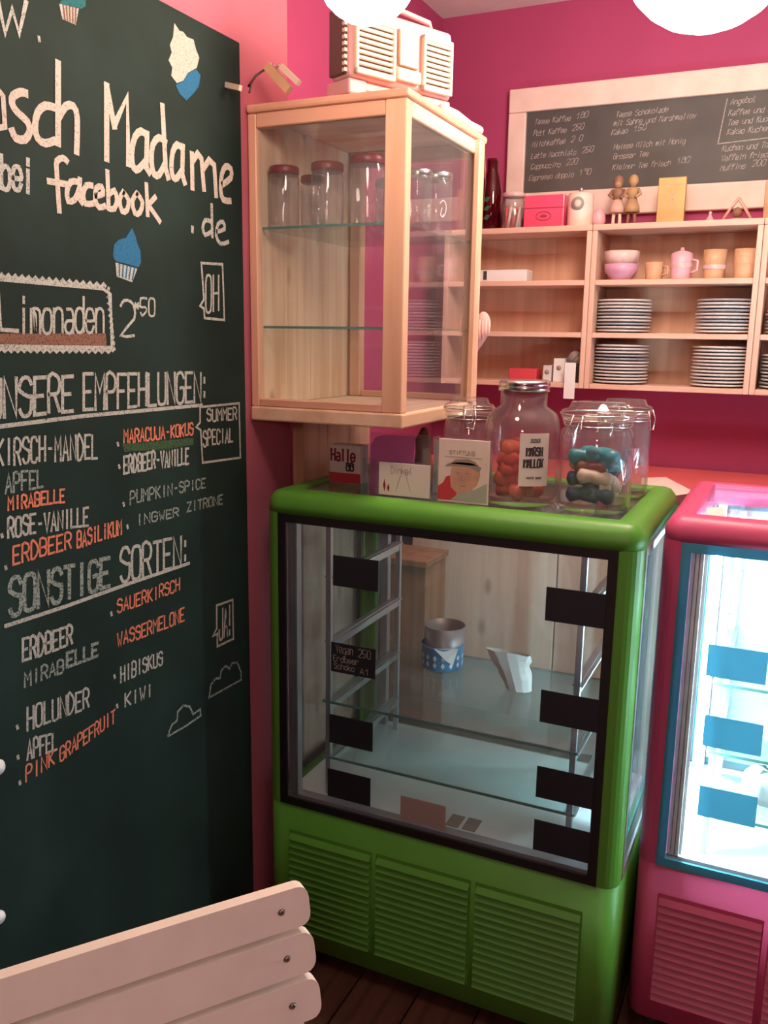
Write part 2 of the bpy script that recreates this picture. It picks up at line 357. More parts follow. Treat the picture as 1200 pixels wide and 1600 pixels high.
def lettering(g, text, quad, wd, fn, jit=.04, gap=1.6, curve=True):
    """quad: baseline-left, baseline-right, cap-right, cap-left in board coordinates"""
    n = len(text); tot = n*4 + (n-1)*gap
    for i, ch in enumerate(text):
        x0 = i*(4+gap); j = random.uniform(-jit, jit)
        for st in glyph(ch):
            pts = [((x0+x)/tot, (y-2)/6+j) for x, y in st]
            if curve and ch not in 'AEFHIKLMNTVWXYZkvwz1': pts = smooth(pts)
            line = []
            for u, v in pts:
                B = [quad[0][k]*(1-u)+quad[1][k]*u for k in (0, 1)]; Tt = [quad[3][k]*(1-u)+quad[2][k]*u for k in (0, 1)]
                line.append((B[0]*(1-v)+Tt[0]*v, B[1]*(1-v)+Tt[1]*v))
            ribbon(g, line, wd, fn)
# ------------------------------------------------------------------ tall chalkboard
cb = thing('chalkboard', 'tall dark green chalkboard with white and orange chalk drink lists on left wall', 'chalkboard', (WX, .6, 0))
ytop = W(375, 72, x=XB)
g = G(); g.rbox(WX+.0005, XB, -.25, ytop.y, .01, 2.006, .002, 1)
obj('board_panel', g, M['board'], cb)
def bq(px, py): q = W(px, py, x=XB); return (q.y, q.z)
def bfn(a, b): return (XB+.0009, a, b)
def line_on_board(text, x0, y0, x1, y1, h0, h1, mat, wd, jit=.04, gap=1.6, extra=None, label=None):
    g = G(); lettering(g, text, [bq(x0, y0), bq(x1, y1), bq(x1, y1-h1), bq(x0, y0-h0)], wd, bfn, jit, gap)
    for ln in extra or []: ribbon(g, [bq(*p) for p in ln], wd, bfn)
    o = obj('chalk_lettering', g, M[mat], cb, fix=False)
    if label: o['label'] = label
    return o
def poly_on_board(pts, mat, name='chalk_drawing', label=None, d=.0006):
    g = G(); q = [bq(*p) for p in pts]; g.add([(XB+d, a, b) for a, b in q], [tuple(range(len(q)))]); o = obj(name, g, M[mat], cb, fix=False)
    if label: o['label'] = label
    return o
def lines_on_board(lines, mat, wd, name='chalk_drawing', label=None):
    g = G()
    for ln in lines:
        q = [bq(*p) for p in ln]; ribbon(g, smooth(q) if name == 'chalk_lettering' and len(q) > 4 else q, wd, bfn)
    o = obj(name, g, M[mat], cb, fix=False)
    if label: o['label'] = label
    return o
LB = line_on_board
LB('w', -4, 50, 40, 52, 76, 76, 'c_mid', .008); lines_on_board([[(60, 58), (61, 64)]], 'c_mid', .005, 'chalk_lettering')
lines_on_board([[(-4, 140), (4, 150), (7, 198), (-3, 200)]], 'c_white', .008, 'chalk_lettering')
lines_on_board([[(40,146),(32,144),(20,150),(18,162),(26,175),(42,190),(46,205),(38,218),(24,216),(18,204)], [(84,168),(70,165),(58,176),(54,198),(58,216),(70,224),(84,220)], [(90,98),(90,225)], [(92,182),(102,166),(114,166),(120,185),(119,238)]], 'c_white', .0115, 'chalk_lettering', 'large white lettering "sch"')
lines_on_board([[(166,133),(166,249)],[(166,135),(178,198)],[(178,196),(198,152),(200,257)],
  [(229,212),(220,205),(210,214),(205,240),(208,262),(216,264),(228,250)],[(229,208),(228,262),(233,270)],
  [(258,222),(248,215),(238,226),(236,252),(240,272),(248,273),(256,258)],[(253,165),(258,262),(262,278)],
  [(284,232),(276,226),(269,238),(267,262),(270,277),(276,278),(284,265)],[(285,228),(284,272),(288,286)],
  [(299,240),(300,294)],[(300,252),(308,240),(314,248),(318,296)],[(318,262),(326,250),(334,258),(337,306)],
  [(347,288),(360,278),(360,264),(352,260),(346,272),(344,296),(348,312),(359,314)]], 'c_white', .0120, 'chalk_lettering', 'large white lettering "Madame"')
LB('bei', 1, 293, 49, 300, 52, 52, 'c_mid', .007)
lines_on_board([[(104,252),(98,247),(88,252),(88,270),(92,330)],[(75,283),(104,288)],
  [(120,284),(110,284),(104,298),(106,314),(116,312),(122,298)],[(124,280),(123,310),(128,317)],
  [(143,290),(134,290),(129,304),(133,318),(144,318)],[(149,306),(160,303),(158,292),(150,294),(148,312),(154,324),(163,322)],
  [(167,268),(169,326)],[(169,304),(178,298),(182,312),(178,326),(170,326)],[(192,300),(186,312),(190,330),(198,328),(200,312),(193,302)],
  [(213,302),(206,314),(210,333),(218,332),(222,316),(214,303)],[(228,288),(230,336)],[(242,308),(231,320),(249,346)]], 'c_white', .0095, 'chalk_lettering', 'bold white lettering "facebook"')
lines_on_board([[(300,355),(300,362)]], 'c_mid', .008, 'chalk_dot')
lines_on_board([[(330,320),(331,370)],[(328,346),(320,344),(316,356),(320,367),(329,362)],[(338,362),(350,358),(348,347),(340,350),(337,368),(344,381),(356,378)]], 'c_mid', .008, 'chalk_lettering')
# cupcakes
poly_on_board([(272,36),(280,48),(286,50),(292,58),(302,62),(306,78),(311,90),(307,106),(293,114),(286,126),(276,130),(267,118),(269,106),(263,94),(268,82),(265,70),(270,58)], 'c_white', label='white chalk cupcake icing')
poly_on_board([(274,133),(286,127),(293,115),(306,108),(313,118),(310,136),(300,148),(291,157),(280,146)], 'c_blue', label='blue chalk cupcake case')
poly_on_board([(206,356),(211,368),(214,380),(219,392),(220,410),(216,418),(196,412),(180,408),(176,400),(178,382),(186,374),(196,372)], 'c_blue', label='blue chalk cupcake icing')
poly_on_board([(180,410),(214,420),(206,441),(182,432)], 'c_mid', label='pale striped chalk cupcake case')
lines_on_board([[(186+k*6, 413+k*1.3), (186+k*5, 431+k*1.5)] for k in range(5)], 'c_blue', .003)
poly_on_board([(100,-6),(134,-6),(133,10),(126,14),(92,6)], 'c_teal', label='teal chalk cupcake icing')
poly_on_board([(92,6),(123,12),(118,39),(97,30)], 'c_mid', label='pale striped chalk cupcake case')
lines_on_board([[(98+k*5, 9+k), (101+k*4, 31+k*1.4)] for k in range(5)], 'c_smear', .003)
# lemonade box
def scallop(p, q, n, amp):
    o = []
    for k in range(n*4+1):
        t = k/(n*4); o.append((p[0]+(q[0]-p[0])*t + amp*.6*math.cos(k*PI/2)*(abs(q[1]-p[1]) > abs(q[0]-p[0])), p[1]+(q[1]-p[1])*t + amp*math.sin(k*PI/2)))
    return o
lines_on_board([scallop((-6, 431), (164, 447), 16, 3), scallop((168, 450), (177, 546), 10, 2), scallop((-6, 546), (176, 548), 18, 2.5),
                [(-6, 436), (160, 451), (172, 460), (174, 543), (-6, 541)]], 'c_mid', .0055, label='scalloped white chalk frame')
poly_on_board([(-6, 521), (165, 521), (166, 540), (-6, 538)], 'c_smear', label='brown chalk smear')
lines_on_board([[(-4, 450), (0, 515), (27, 517)]], 'c_mid', .006, 'chalk_lettering')
LB('imonaden', 29, 520, 161, 518, 56, 54, 'c_mid', .0048, .02, 1.2)
LB('2', 188, 524, 209, 524, 56, 52, 'c_mid', .005); LB('*50', 206, 492, 241, 493, 27, 27, 'c_mid', .0038)
# headings
LB('UNSERE', -19, 656, 113, 641, 62, 54, 'c_mid', .0062, .02, 1.2); LB('EMPFEHLUNGEN:', 130, 641, 326, 626, 56, 44, 'c_mid', .0058, .02, 1.2)
lines_on_board([[(-6, 667), (130, 650), (315, 633)]], 'c_mid', .0065)
LB('SONSTIGE', 15, 962, 170, 916, 58, 44, 'c_dim', .0075, .02, 1.4); LB('SORTEN:', 188, 910, 297, 880, 52, 44, 'c_mid', .0062, .02, 1.3)
lines_on_board([[(8, 978), (100, 948), (200, 912), (295, 880)]], 'c_mid', .0065)
# speech boxes and clouds
lines_on_board([[(312, 636), (373, 630), (375, 715), (316, 723), (313, 672), (306, 667), (312, 660), (312, 636)]], 'c_mid', .0045)
LB('SUMMER', 323, 658, 369, 655, 18, 18, 'c_mid', .004); LB('SPECIAL', 317, 697, 363, 690, 24, 20, 'c_mid', .004)
lines_on_board([[(314, 411), (347, 413), (350, 500), (319, 497), (318, 482), (312, 478), (318, 468), (314, 411)]], 'c_mid', .005)
LB('OH', 321, 489, 341, 485, 58, 54, 'c_mid', .0048)
lines_on_board([[(338, 946), (363, 937), (364, 998), (339, 1010), (339, 990), (332, 994), (338, 982), (338, 946)]], 'c_mid', .005)
LB('JA!', 342, 1000, 362, 992, 48, 46, 'c_mid', .0045)
lines_on_board([[(326, 1090), (329, 1070), (336, 1060), (343, 1060), (345, 1048), (352, 1040), (358, 1045), (362, 1036), (370, 1035), (376, 1050), (376, 1062), (326, 1090)]], 'c_dim', .0045, label='outline of upper right chalk cloud')
lines_on_board([[(262, 1148), (268, 1132), (276, 1126), (277, 1112), (286, 1102), (296, 1104), (301, 1116), (312, 1108), (313, 1118), (290, 1134), (262, 1150)]], 'c_dim', .0045, label='outline of lower left chalk cloud')
# lists
for a in (('KIRSCH-MANDEL', -6, 727, 151, 715, 40, 36, 'c_mid', .0042), ('APFEL', 8, 770, 66, 760, 30, 26, 'c_dim', .004), ('MIRABELLE', 12, 797, 100, 784, 20, 20, 'c_or', .0036),
          ('ROSE-VANILLE', 12, 840, 137, 820, 30, 28, 'c_mid', .0042), ('ERDBEER', 20, 882, 110, 856, 28, 24, 'c_or', .0038), ('BASiLiKUM', 120, 856, 189, 834, 24, 22, 'c_or', .0038),
          ('MARACUJA-KOKUS', 193, 692, 301, 679, 20, 18, 'c_or', .0036), ('ERDBEER-VANILLE', 193, 739, 294, 724, 26, 24, 'c_mid', .0045), ('PUMPKIN-SPICE', 203, 788, 320, 761, 20, 14, 'c_dim', .0035),
          ('INGWER', 213, 821, 278, 806, 16, 12, 'c_dim', .0035), ('ZITRONE', 292, 800, 347, 787, 14, 14, 'c_dim', .0035),
          ('ERDBEER', 35, 1032, 112, 1006, 34, 28, 'c_mid', .0048), ('MIRAB', 38, 1074, 98, 1050, 22, 20, 'c_dim', .0038), ('ELLE', 104, 1042, 152, 1024, 22, 20, 'c_dim', .0055),
          ('HOLUNDER', 42, 1142, 138, 1104, 36, 28, 'c_mid', .0042), ('APFEL', 42, 1188, 88, 1170, 30, 26, 'c_mid', .0042), ('PINK', 40, 1222, 84, 1194, 24, 22, 'c_or', .0034), ('GRAPEFRUIT', 93, 1190, 179, 1128, 22, 20, 'c_or', .0034),
          ('SAUERKIRSCH', 183, 958, 280, 922, 20, 18, 'c_or', .0034), ('WASSERMELONE', 183, 1010, 287, 970, 20, 20, 'c_or', .0036), ('HIBISKUS', 188, 1066, 253, 1038, 24, 20, 'c_mid', .0038), ('KiWi', 195, 1104, 237, 1086, 20, 18, 'c_mid', .0038)):
    LB(*a)
poly_on_board([(190, 694), (302, 684), (302, 695), (260, 702), (194, 706)], 'c_green', label='dark green wiped patch')
for x, y in ((183, 692), (185, 727), (192, 786), (198, 821), (8, 885), (2, 835), (173, 957), (178, 1055), (182, 1101), (26, 1134), (27, 1181), (30, 1221)): lines_on_board([[(x, y), (x+1, y+4)]], 'c_mid', .005, 'chalk_dot')
for (px, py, r, lb) in ((-6, 1199, .013, 'small round white magnet on the chalkboard, upper of two at left edge'), (-4, 1433, .011, 'small round white magnet on the chalkboard, lower of two at left edge')):
    a, b = bq(px, py); g = G()
    prof = [(r, 0), (r, .004), (r*.8, .008), (.0001, .0095)]
    n = 16; v = [(XB+z, a+rr*math.cos(2*PI*k/n), b+rr*math.sin(2*PI*k/n)) for rr, z in prof for k in range(n)]
    g.add(v, [(i*n+k, i*n+(k+1)%n, (i+1)*n+(k+1)%n, (i+1)*n+k) for i in range(3) for k in range(n)] + [tuple(range(n))], True)
    tag(obj('magnet', g, M['white']), lb, 'magnet')
# ------------------------------------------------------------------ display coolers
ZT, ZW0, ZW1, ZS = 1.122, .398, 1.074, .39
def cooler(label, x0, x1, y0, y1, mat, lit, gap_cols):
    t = thing('display_cooler', label, 'display cooler', ((x0+x1)/2, (y0+y1)/2, 0))
    m = M[mat]; bez = M['glare_border'] if lit else M['black']; px = .043
    g = G().ring(x0, x1, y0, y1, .035, [(.03, .035), (.006, .035), (0, .04), (0, ZW0), (.03, ZW0)], closed=False); obj('housing', g, m, t)
    g = G().ring(x0, x1, y0, y1, .035, [(0, ZW1), (0, ZW1+.018), (.004, ZW1+.032), (.014, ZT-.004), (.026, ZT), (.05, ZT), (.055, ZT-.004), (.055, ZW1)]); obj('top_frame', g, m, t)
    g = G().box(x0+.0555, x1-.0555, y0+.0555, y1-.0555, ZT-.014, ZT-.006); obj('top_glass', g, M['panein' if lit else 'topg'], t)
    for sx in (0, 1):
        for sy in (0, 1):
            g = G(); cx0, cx1 = (x0, x0+px) if sx == 0 else (x1-px, x1); cy0, cy1 = (y0, y0+px) if sy == 0 else (y1-px, y1)
            # quarter-round outer corner
            ox, oy = (x0, y0) if 0 else ((x0 if sx == 0 else x1), (y0 if sy == 0 else y1)); ix = 1 if sx == 0 else -1; iy = 1 if sy == 0 else -1; r = .033
            pl = [(ox+ix*px, oy), (ox+ix*px, oy+iy*.012), (ox+ix*.012, oy+iy*px), (ox, oy+iy*px)]
            arc = [(ox+ix*(r-r*math.cos(a)), oy+iy*(r-r*math.sin(a))) for a in [k*PI/2/6 for k in range(7)]]
            g.prism(pl + arc, lambda a, b, d: (a, b, d), ZW0-.001, ZW1+.001); obj('corner_post', g, m, t)
    # windows: printed border and pane on four sides
    def side(name, P, u0, u1, dbl=False):
        """P(u, z, d) ; d = depth inwards"""
        bw = .018
        g = G()
        for a0, a1, c0, c1 in ((u0, u1, ZW0, ZW0+bw), (u0, u1, ZW1-bw, ZW1), (u0, u0+bw, ZW0+bw, ZW1-bw), (u1-bw, u1, ZW0+bw, ZW1-bw)):
            g.prism([(a0, c0), (a1, c0), (a1, c1), (a0, c1)], lambda a, b, d: P(a, b, d), -.002, .004)
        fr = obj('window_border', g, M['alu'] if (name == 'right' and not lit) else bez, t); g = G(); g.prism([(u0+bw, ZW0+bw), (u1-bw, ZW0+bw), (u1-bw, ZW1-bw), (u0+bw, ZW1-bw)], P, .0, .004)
        return obj('window_pane', g, M['frost'] if (lit and name == 'back') else M['glare_pane'] if (lit and name == 'left') else M['panein'], t)
    side('front', lambda u, z, d: (u, y0+d, z), x0+px-.006, x1-px+.002)
    side('left', lambda u, z, d: (x0+d, u, z), y0+px, y1-px); side('right', lambda u, z, d: (x1-d, u, z), y0+px, y1-px)
    side('back', lambda u, z, d: (u, y1-d, z), x0+px, x1-px)
    # aluminium track inside the front window and the inner floor
    ya = y0+.008
    g = G()
    for k in range(3): g.box(x0+.05, x1-.05, ya+k*.014, ya+k*.014+.009, ZW0, ZW0+.024-.004*k)
    obj('bottom_track', g, M['alud'] if not lit else M['white'], t)
    g = G()
    for k in range(3): g.box(x0+.056+.008*k, x0+.062+.008*k, ya, ya+.012+.004*k, ZW0+.02, ZW1)
    if lit: g.box(x0+.050, x0+.084, ya+.013, ya+.016, ZW0+.02, ZW1)
    obj('side_track', g, M['alu'] if not lit else M['white'], t)
    g = G().rbox(x0+.03, x1-.03, y0+.04, y1-.02, ZW0-.004, ZW0+.006, .003, 1); obj('inner_floor', g, M['white'], t)
    g = G().box(x0+.058, x0+.064, y1-.055, y1-.025, ZW0, ZW1).box(x0+.066, x0+.086, y1-.05, y1-.03, ZW0, ZW1).box(x1-.08, x1-.06, y1-.05, y1-.03, ZW0, ZW1); obj('back_frame', g, M['alud'], t)
    # rack
    rx0, rx1, ry0, ry1 = x0+.122, x1-.116, y0+.075, y1-.06
    for x, y in ((rx0, ry0), (rx1, ry0), (rx0, ry1), (rx1, ry1)):
        g = G().box(x-.006, x+.006, y-.006, y+.006, ZW0+.006, ZW1-.01); obj('rack_post', g, M['alu'], t)
    for z in (.926, .776, .63, .495):
        for x in (rx0, rx1):
            g = G().box(x-.004, x+.004, ry0, ry1, z-.022, z+.002).box(x-.012, x+.012, ry0, ry1, z-.004, z); obj('rack_rail', g, M['alu'], t)
    levels = (.63, .495) if not lit else (.776, .63, .495)
    for z in levels:
        g = G().box(rx0-.01, rx1+.01, ry0-.012, ry1+.012, z+.002, z+.008); s = obj('glass_shelf', g, M['shelfg'], t)
        g = G().box(rx0-.01, rx1+.01, ry0-.0135, ry0-.012, z+.002, z+.008); obj('polished_edge', g, M['edge'], s)
    # louvres
    n = 14; proto = None
    for (a0, a1) in gap_cols:
        g = G().box(a0-.003, a1+.003, y0-.0008, y0+.004, .085, .335); obj('vent_recess', g, m, t)
        for k in range(n):
            z = .326-k*.0172
            if proto is None or abs(proto[1]-(a1-a0)) > .001:
                g = G(); L = a1-a0
                g.prism([(0, 0), (-.0095, -.011), (-.0095, -.0125), (0, -.0125)], lambda a, b, d: (a0+d, y0-.0008+a, z+b), 0, L)
                o = obj('louvre', g, m, t); proto = (o, a1-a0, a0, z)
            else:
                o = proto[0].copy(); C.objects.link(o); o.location = proto[0].location + Vector((a0-proto[2], 0, z-proto[3]))
    for x in (x0+.05, x1-.05):
        for y in (y0+.05, y1-.05):
            g = G().lathe([(.018, 0), (.02, .006), (.014, .012), (.012, .036)], (x, y, 0), 14); obj('foot', g, M['dark'], t)
    return t
GX0, GX1, GY0, GY1 = -1.02, -.222, 1.578, 2.09
PX0, PX1, PY0, PY1 = -.206, .592, 1.709, 2.22
green = cooler('green glass display cooler, unlit and nearly empty, beside the chalkboard', GX0, GX1, GY0, GY1, 'green', False, ((-.957, -.752), (-.736, -.522), (-.506, -.288)))
pink = cooler('pink glass display cooler, brightly lit inside, right of the green one', PX0, PX1, PY0, PY1, 'pink', True, ((-.156, .04), (.056, .26), (.276, .48)))
for x, y in ((PX0+.075, PY0+.05), (PX1-.075, PY0+.05), (PX0+.075, PY1-.05), (PX1-.075, PY1-.05)):
    obj('led_tube', G().lathe([(.007, 0), (.007, .60)], (x, y, ZW0+.03), 10), M['led'], pink)
for yb in (PY0+.10,): obj('led_tube', G().tube([(PX0+.09, yb, 1.094), (PX1-.09, yb, 1.094)], .006, 10), M['led'], pink)  # horizontal tube added to send cool light up at the back wall
# price cards
def card(name, x0, x1, y, z0, z1, mat, label, group=None, tilt=0):
    g = G(); g.prism([(x0, z0), (x1, z0+tilt), (x1, z1+tilt), (x0, z1)], lambda a, b, d: (a, y+d, b), 0, .0015)
    return tag(obj(name, g, M[mat]), label, 'price card', group)
for i, (z, lb) in enumerate(((.965, 'blank black price card on green cooler window, top of left column'), (.773, None), (.607, 'blank black price card on green cooler window, third in left column'), (.478, 'blank black price card on green cooler window, bottom of left column'))):
    dx = -.004*i
    if lb: card('price_card', -.847+dx, -.742+dx, GY0-.0036, z-.033, z+.033, 'card', lb)
    else:
        t = thing('price_card', 'black price card chalked "Vegan 2,50", second in left column of green cooler', 'price card', (-.8, GY0-.0036, z))
        g = G(); x0 = -.847+dx; g.box(x0, x0+.105, GY0-.0036, GY0-.0021, z-.033, z+.033); obj('card', g, M['card'], t)
        for tx, q in (('Vegan', (x0+.012, x0+.052, z+.012)), ('250', (x0+.066, x0+.094, z+.010)), ('Erdbeer', (x0+.006, x0+.066, z-.008)), ('Schoko', (x0+.008, x0+.056, z-.025)), ('A1', (x0+.070, x0+.092, z-.027))):
            g = G(); h = .018 if tx in ('250', 'Vegan') else .013
            lettering(g, tx, [(q[0], q[2]), (q[1], q[2]), (q[1], q[2]+h), (q[0], q[2]+h)], .0013, lambda a, b: (a, GY0-.0040, b)); obj('chalk_lettering', g, M['c_mid'], t, fix=False)
for i, (z, lb) in enumerate(((.958, 'topmost'), (.752, 'second'), (.593, 'third'), (.478, 'lowest'))):
    card('price_card', -.391, -.279, GY0-.0036, z-.033, z+.033, 'card', lb+' blank black price card in the right column of green cooler window')
for z, dx, lb in ((.851, .0, 'upper'), (.708, .005, 'middle'), (.560, .008, 'lower')):
    card('price_card', -.106+dx, .0+dx, PY0-.0036, z-.032, z+.032, 'glare_card', lb+' glare-tinted blue price card on the pink cooler window')  # dark cards with the LED glare put into their blue colour
# notices in the green cooler
t = thing('paper_label', 'brown grey printed card at bottom of the green cooler window', 'label card', (-.69, GY0-.004, .43))
p = W(626, 1243, y=GY0-.004); q = W(695, 1295, y=GY0-.004)
g = G().box(p.x, q.x, GY0-.004, GY0-.0022, q.z-.004, p.z); obj('card', g, M['kraft'], t)
g = G(); g.box(p.x+.008, p.x+.032, GY0-.0044, GY0-.004, p.z-.012, p.z-.006)
lettering(g, 'a2', [(q.x-.03, q.z+.012), (q.x-.01, q.z+.012), (q.x-.01, q.z+.028), (q.x-.03, q.z+.028)], .0015, lambda a, b: (a, GY0-.0043, b)); obj('print', g, M['inkg'], t)
for k, (px, py) in enumerate(((712, 1282), (738, 1288))):
    c = W(px, py, z=ZW0+.008); g = G().box(c.x-.016, c.x+.014, c.y-.025, c.y+.025, ZW0+.0062, ZW0+.0074); tag(obj('receipt', g, M['kraft']), ('left' if k == 0 else 'right')+' one of two small grey slips lying on green cooler floor', 'paper slip')
# ------------------------------------------------------------------ things inside the green cooler
tc_ = W(700, 1012, z=.64); c = (-.74, 1.955, .6395)
t = thing('cake_tin', 'round blue and white patterned tin standing open on green cooler shelf', 'tin', c)
g = G().lathe([(.0001, .002), (.050, .002), (.052, .004), (.052, .058), (.0535, .062), (.051, .062), (.050, .006), (.0001, .006)], c, 32); obj('tin_body', g, M['tin'], t)
g = G()
for k in range(16):
    a = 2*PI*k/16
    for zz in (.018, .036):
        v = [(c[0]+.0526*math.cos(a+da), c[1]+.0526*math.sin(a+da), c[2]+zz+dz) for da, dz in ((-.1, 0), (0, -.008), (.1, 0), (0, .008))]; g.add(v, [(0, 1, 2, 3)])
obj('white_pattern', g, M['white'], t, fix=False)
g = G().lathe([(.0495, 0), (.0495, .075), (.0510, .075), (.0510, 0)], (c[0], c[1]+.012, c[2]+.03), 32); obj('inner_liner', g, M['tinin'], t)
g = G().add([(c[0]-.002, c[1]-.054, c[2]+.062), (c[0]+.052, c[1]-.03, c[2]+.064), (c[0]+.045, c[1]-.045, c[2]+.025), (c[0]+.03, c[1]-.052, c[2]+.035)], [(0, 1, 2, 3)])
g.add([(v[0], v[1]-.001, v[2]) for v in g.v], [(3, 2, 1, 0)]); tag(obj('napkin', g, M['paper']), 'small white napkin corner hanging over blue patterned tin', 'napkin')
# crumpled bag
g = G(); b0 = (-.525, 1.90, .6395); n = 12; rows = []
for i in range(7):
    h = i/6; rows.append([(b0[0]+(.028+.012*h)*math.cos(2*PI*k/n)*(1.1+.5*h*random.random())-.03*h, b0[1]+(.022-.008*h)*math.sin(2*PI*k/n), b0[2]+.085*h*(1+.06*random.random())) for k in range(n)])
g.add([p for r in rows for p in r], [(i*n+k, i*n+(k+1)%n, (i+1)*n+(k+1)%n, (i+1)*n+k) for i in range(6) for k in range(n)] + [tuple(range(n))])
tag(obj('paper_bag', g, M['paper']), 'crumpled white paper bag on the green cooler glass shelf', 'bag')
# pink cooler contents
for (x, y, z, r, h, lb) in ((.03, 1.90, .503, .055, .05, 'white iced cake with green leaf on the lowest glass shelf of pink cooler'), (.04, 1.92, .638, .05, .045, 'white iced cake with green leaf on the middle glass shelf of pink cooler')):
    t = thing('iced_cake', lb, 'cake', (x, y, z)); g = G().lathe([(.0001, 0), (r, 0), (r*1.03, h*.3), (r, h*.8), (r*.85, h), (.0001, h*1.05)], (x, y, z), 20); obj('icing', g, M['cake'], t)
    for a in (0, 1.3, 2.6, 4.0):
        g = G().add([(x, y, z+h*1.06), (x+.02*math.cos(a-.3), y+.02*math.sin(a-.3), z+h+.012), (x+.036*math.cos(a), y+.036*math.sin(a), z+h+.008), (x+.02*math.cos(a+.3), y+.02*math.sin(a+.3), z+h+.012)], [(0, 1, 2, 3)]); g.add([(p[0], p[1], p[2]-.001) for p in g.v], [(3, 2, 1, 0)]); obj('leaf', g, M['leaf'], t)
# ------------------------------------------------------------------ wood behind: side panel, rear counter, crate
t = thing('support_panel', 'upright pine panel beside and behind the green cooler carrying the glass cabinet', 'wood panel', (-1.05, 1.9, 0))
yy = 1.765
for k in range(3):
    g = G().rbox(-1.058, -1.030, yy, yy+.118, .02, 1.266, .002, 1); obj('board', g, M['pz'], t); yy += .12
t = thing('rear_counter', 'counter with coral red top and pine front behind the coolers', 'counter', (.2, 2.7, 0))
CZ = 1.04
obj('counter_top', G().rbox(-1.15, 1.6, 2.46, 2.98, CZ-.03, CZ, .004), M['counter'], t)
xx = -1.06; i = 0
for wdt in (.47, .40, .40, .40, .40, .40):
    o = obj('front_panel', G().rbox(xx, xx+wdt-.004, 2.50, 2.518, .46, CZ-.03, .002, 1), wood('counter_front%d' % i, 'z', (.72, .50, .38), (.84, .64, .51), .7, .5, off=i*1.7), t); xx += wdt; i += 1
obj('plinth', G().box(-1.06, 1.55, 2.52, 2.54, .0, .46), M['white'], t); obj('carcass', G().box(-1.06, 1.55, 2.54, 2.96, .0, CZ-.031), M['crate'], t)
t = thing('wooden_crate', 'brown wooden upright crate standing behind the green cooler', 'crate', (-1.08, 2.35, 0))
a = W(670, 885, y=2.3)
g = G().rbox(-1.18, a.x, 2.28, 2.30, .03, a.z, .002, 1); obj('front_board', g, M['crate'], t)
for x in (-1.18, a.x-.018): obj('side_board', G().rbox(x, x+.018, 2.301, 2.44, .0, a.z, .002, 1), M['crate'], t)
obj('top_board', G().rbox(-1.19, a.x+.006, 2.27, 2.445, a.z, a.z+.02, .002, 1), M['crate'], t)
def sheet(name, pts, z, label, mat='paper', lift=.006):
    g = G(); n = len(pts); v = [(x, y, z+lift*(.5+.5*math.sin(i*2.1))) for i, (x, y) in enumerate(pts)]
    g.add(v + [(a, b, c+.0008) for a, b, c in v], [tuple(reversed(range(n))), tuple(range(n, 2*n))] + [(i, (i+1)%n, n+(i+1)%n, n+i) for i in range(n)])
    return tag(obj(name, g, M[mat]), label, 'paper')
def zz(px, py, z): q = W(px, py, z=z); return (q.x, q.y)
sheet('paper_sheet', [zz(1003, 749, CZ), zz(1040, 749, CZ), zz(1087, 771, CZ), zz(1040, 779, CZ), zz(1000, 772, CZ)], CZ+.001, 'white sheet on coral counter just right of the glass jars')
sheet('paper_sheet', [zz(1100, 770, CZ), zz(1122, 771, CZ), zz(1200, 776, CZ), zz(1215, 766, CZ), zz(1150, 768, CZ), zz(1120, 757, CZ)], CZ+.001, 'white folded sheet on coral counter behind the pink cooler')
sheet('paper_sheet', [zz(1104, 790, ZT), zz(1130, 790, ZT), zz(1134, 808, ZT), zz(1105, 806, ZT)], ZT-.0055, 'small white slip lying on the glass top of pink cooler', lift=.001)
# ------------------------------------------------------------------ glass cabinet
KX0, KX1, KY0, KY1, KZ0, KZ1 = -1.058, -.706, 1.596, 2.04, 1.268, 1.885
kb = thing('glass_cabinet', 'pine framed glass display cabinet with storage jars above green cooler', 'cabinet', ((KX0+KX1)/2, (KY0+KY1)/2, KZ0))
obj('top_board', G().rbox(KX0, KX1+.006, KY0-.006, KY1+.006, KZ1, KZ1+.016, .005), M['frx'], kb)
obj('base_board', G().rbox(KX0, KX1+.004, KY0-.004, KY1, KZ0, KZ0+.030, .004), M['fry'], kb)
obj('front_rail', G().rbox(KX0+.02, KX1-.045, KY0, KY0+.022, KZ0+.0305, KZ0+.047, .002, 1), M['frx'], kb)
obj('front_rail', G().rbox(KX0+.02, KX1-.045, KY0, KY0+.022, KZ1-.028, KZ1-.0005, .002, 1), M['frx'], kb)
obj('stile', G().rbox(KX0, KX0+.0195, KY0, KY0+.022, KZ0+.0305, KZ1-.0005, .002, 1), M['frz'], kb)
obj('stile', G().rbox(KX1-.0445, KX1, KY0, KY0+.026, KZ0+.0305, KZ1-.0005, .002, 1), M['frz'], kb)
obj('back_post', G().rbox(KX1-.03, KX1, KY1-.028, KY1, KZ0+.0305, KZ1-.0005, .003, 1), M['frz'], kb)
obj('back_post', G().rbox(KX0+.02, KX0+.05, KY1-.028, KY1, KZ0+.0305, KZ1-.0005, .003, 1), M['frz'], kb)
obj('door_stile', G().rbox(KX1-.003, KX1+.013, KY1-.062, KY1-.030, KZ0+.031, KZ1-.0005, .003, 1), M['frz'], kb)
obj('side_rail', G().rbox(KX1-.022, KX1, KY0+.0265, KY1-.0285, KZ1-.030, KZ1-.0005, .002, 1), M['fry'], kb)
obj('back_rail', G().rbox(KX0+.051, KX1-.031, KY1-.024, KY1, KZ1-.030, KZ1-.0005, .002, 1), M['frx'], kb)
obj('back_rail', G().rbox(KX0+.051, KX1-.031, KY1-.024, KY1, KZ0+.0305, KZ0+.045, .002, 1), M['frx'], kb)
yy = KY0+.0225
